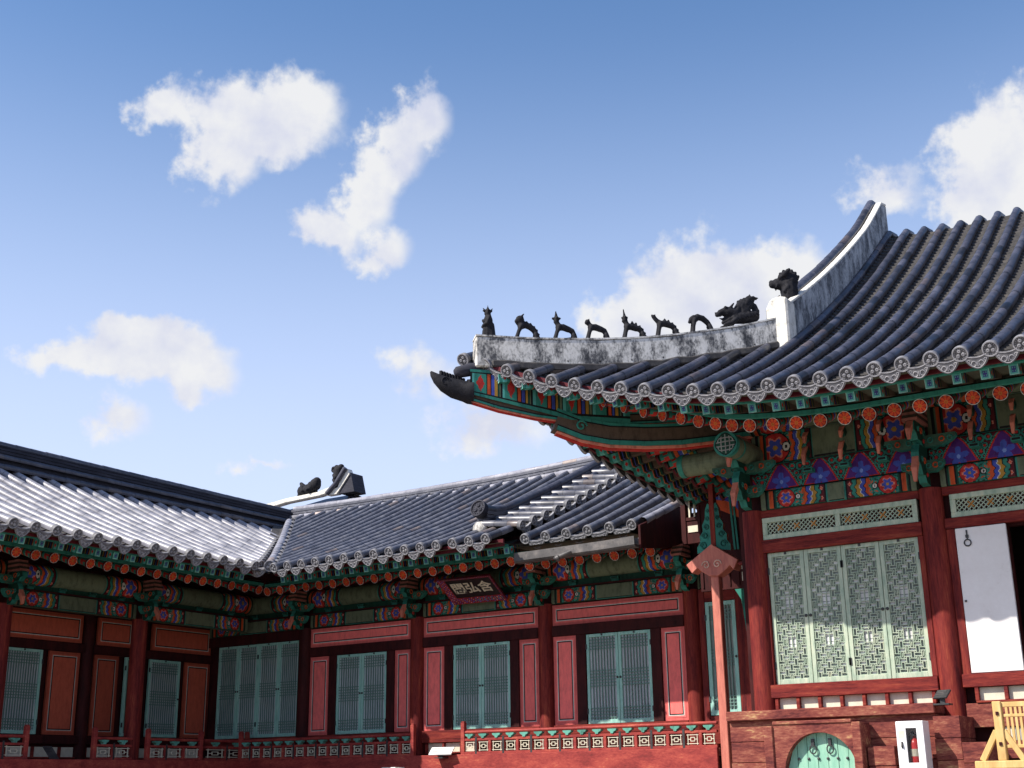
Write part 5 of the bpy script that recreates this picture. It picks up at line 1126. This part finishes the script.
def dragon(kind):
    if kind == 0:   # crouching dragon, jaws open, flame-like mane sweeping up behind
        st = [([(-.30, 0, .06), (-.1, 0, .09), (.08, 0, .12)], [.10, .12, .11]), ([(.04, 0, .18), (.16, 0, .25)], [.11, .10]), ([(.16, 0, .27), (.28, 0, .27), (.36, 0, .245)], [.085, .06, .04]), ([(.12, 0, .13), (.24, 0, .08), (.30, 0, .085)], [.07, .05, .035]),
              ([(.36, 0, .26), (.38, 0, .29)], [.03, .015]), ([(.14, 0, .16), (.30, 0, .15), (.34, 0, .18)], [.03, .02, .01])]
        st += sym([([(.19, .06, .32)], .035), ([(.10, .05, .30), (.02, .07, .36)], [.03, .015]), ([(.2, .09, .02), (.32, .09, .02)], [.05, .035]), ([(.10, .10, .06), (.20, .10, .02)], [.05, .04])])
        for k in range(7):
            t = k/6; bx = -.02-.05*k; st += sym([([(bx+.06, .03+.02*(k % 2), .2+.02*k), (bx-.02, .04, .3+.015*k), (bx-.09-.01*k, .03, .38+.018*k if k < 5 else .46-.05*(k-4))], [.045, .034, .014])])
        for k in range(8): st += sym([([(-.30+.06*k, .10, .10+.01*(k % 3)), (-.34+.06*k, .11, .05)], [.026, .02])])
        for k in range(6): a = 1.15+.22*k; st.append(([(-.12+.03*math.cos(a), .03*(k % 2), .16), (-.16+.17*math.cos(a), .025*(k % 2), (.16+.14*math.sin(a))), (-.22+.28*math.cos(a), 0, .16+.25*math.sin(a))], [.075, .06, .028]))
        st.append(([(-.3, 0, .06), (-.36, 0, .14), (-.37, 0, .24)], [.08, .07, .05]))
        for k in range(6): st.append(([(.20+.02*k, .028*(1 if k % 2 else -1), .235), (.20+.022*k, .028*(1 if k % 2 else -1), .205)], [.012, .005]))
    elif kind == 1: # heavy upright head with bared teeth and rounded crest
        st = [([(-.06, 0, .14), (-.06, 0, .28), (-.05, 0, .42)], [.14, .16, .15]), ([(-.08, 0, .46), (-.04, 0, .54)], [.15, .12]), ([(.0, 0, .42), (.14, 0, .44), (.22, 0, .43)], [.13, .10, .07]), ([(.0, 0, .12), (.12, 0, .10), (.19, 0, .115)], [.12, .09, .055]), ([(.24, 0, .47)], .045)]
        st += sym([([(.09, .09, .52)], .05), ([(.03, .13, .56), (-.06, .15, .64)], [.05, .03]), ([(-.02, .12, .33), (.04, .12, .26)], [.05, .03])])
        for k in range(5):
            y = -.08+.04*k; st += [([(.17-.2*abs(y), y, .40), (.18-.2*abs(y), y, .345)], [.022, .010]), ([(.14-.2*abs(y), y, .15), (.15-.2*abs(y), y, .20)], [.02, .009])]
        for k in range(6): a = .5+k*.36; st += sym([([(-.05-.17*math.cos(a)*.9, .05, .42+.19*math.sin(a)), (-.05-.22*math.cos(a)*.9, .05, .42+.25*math.sin(a))], [.05, .03])])
    return sculpt(st, .014)
o = bpy.data.objects.new('dragon_figure', dragon(0)); COL.objects.link(o); tag(o, 'crouching clay dragon with open jaws and upswept mane before the white block', 'dragon figure')
o.matrix_world = frame_mat((-7.60, 18.08, 6.97), (hipd.x*.3, hipd.y*.3, 1), hipd) @ Matrix.Scale(.92, 4)
o = bpy.data.objects.new('roof_guardian', dragon(1)); COL.objects.link(o); tag(o, 'black dragon head with bared teeth on top of the white block', 'dragon head')
o.matrix_world = frame_mat((-7.13, 18.98, 7.42), (0, 0, 1), (-.9, -.5, 0)) @ Matrix.Scale(.95, 4)

# ------------------------------------------------------------------ another hall behind: only its white ridges and ornaments rise above the wing
rh = thing('rear_hall', 'distant hall whose white hip ridge shows above the wing roof', 'hall', (-30, 36, -.45))
m = MB(); m.v = [(-38, 30.5, 7.2), (-27, 30.5, 7.2), (-29.6, 34.3, 9.95), (-31, 34.3, 9.95), (-38, 34.3, 9.3), (-27, 46, 7.0), (-38, 46, 7.0)]; m.face([0, 1, 2, 3, 4]); m.face([4, 3, 2, 5, 6]); m.build('tiled_roof', 'tile', rh)
m = MB(); m.box(-36, -27, 33, 43, -.45, 7.2); m.build('walls', 'dark_red', rh)
P = [(-35.8, 33.9), (-33.4, 34), (-32.6, 34), (-31.0, 34), (-30.4, 34), (-29.7, 34)]
strip(P, [9.6, 9.86, 9.94, 9.98, 10.05, 10.05], [9.85, 10.03, 10.10, 10.14, 10.26, 10.3], .3).build('hip_ridge', 'plaster_white', rh, bevel=.02)
m = MB(); m.prism([(-30.45, 9.9), (-29.98, 9.9), (-29.4, 10.55), (-29.5, 10.75), (-29.75, 10.72)], lambda u, v, t: (u, t, v), 33.7, 33.95); m.build('gable_ridge', 'plaster_white', rh)
m = MB(); m.tube([(-30.4, 33.65, 9.95), (-29.95, 33.65, 10.3), (-29.55, 33.65, 10.78)], .09, 8); m.build('ridge_tile_roll', 'tile', rh, smooth=50)
m = MB(); m.prism([(-29.9, 9.9), (-29.2, 9.9), (-29.38, 10.60), (-29.6, 10.68)], lambda u, v, t: (u, t, v), 33.75, 34.4); m.build('ridge_end_block', 'ridge_dark', rh)
FAR0 = sculpt([([(-.35, 0, .2), (-.1, 0, .18), (.2, 0, .2), (.42, 0, .34)], [.22, .2, .2, .22]), ([(.45, 0, .3), (.5, 0, .42)], [.2, .17]), ([(-.3, 0, .35), (-.46, 0, .5)], [.12, .07]), ([(-.4, 0, .18), (-.56, 0, .08)], [.12, .08]), ([(0, 0, .35), (.1, .0, .42)], .08)]+sym([([(-.2, .16, .3), (-.1, .2, .15)], .07), ([(.1, .16, .3), (.2, .2, .15)], .07)]), .03)
o = bpy.data.objects.new('roof_ornament', FAR0); COL.objects.link(o); tag(o, 'grey clay beast with round tail on the distant white ridge', 'roof ornament'); o.matrix_world = frame_mat((-31.62, 34, 10.12), (0, 0, 1), (1, -.2, 0)) @ Matrix.Scale(1.0, 4)
FAR1 = sculpt([([(0, 0, 0), (0, 0, .3), (.05, 0, .62)], [.2, .22, .2]), ([(-.12, 0, .62), (-.1, 0, .74)], [.15, .12]), ([(.1, 0, .66), (.2, 0, .7)], [.16, .14])]+[([(-.12+.1*math.cos(k*.7), -.16, .64+.1*math.sin(k*.7))], .04) for k in range(9)]+sym([([(-.1, .15, .4), (.05, .2, .25)], .07), ([(-.1, .15, .2), (.05, .2, .1)], .07)]), .03)
o = bpy.data.objects.new('roof_ornament', FAR1); COL.objects.link(o); tag(o, 'upright scroll topped clay ornament on the gable ridge of the distant hall', 'roof ornament'); o.matrix_world = frame_mat((-30.02, 33.8, 10.25), (0, 0, 1), (1, -.2, 0)) @ Matrix.Scale(.88, 4)
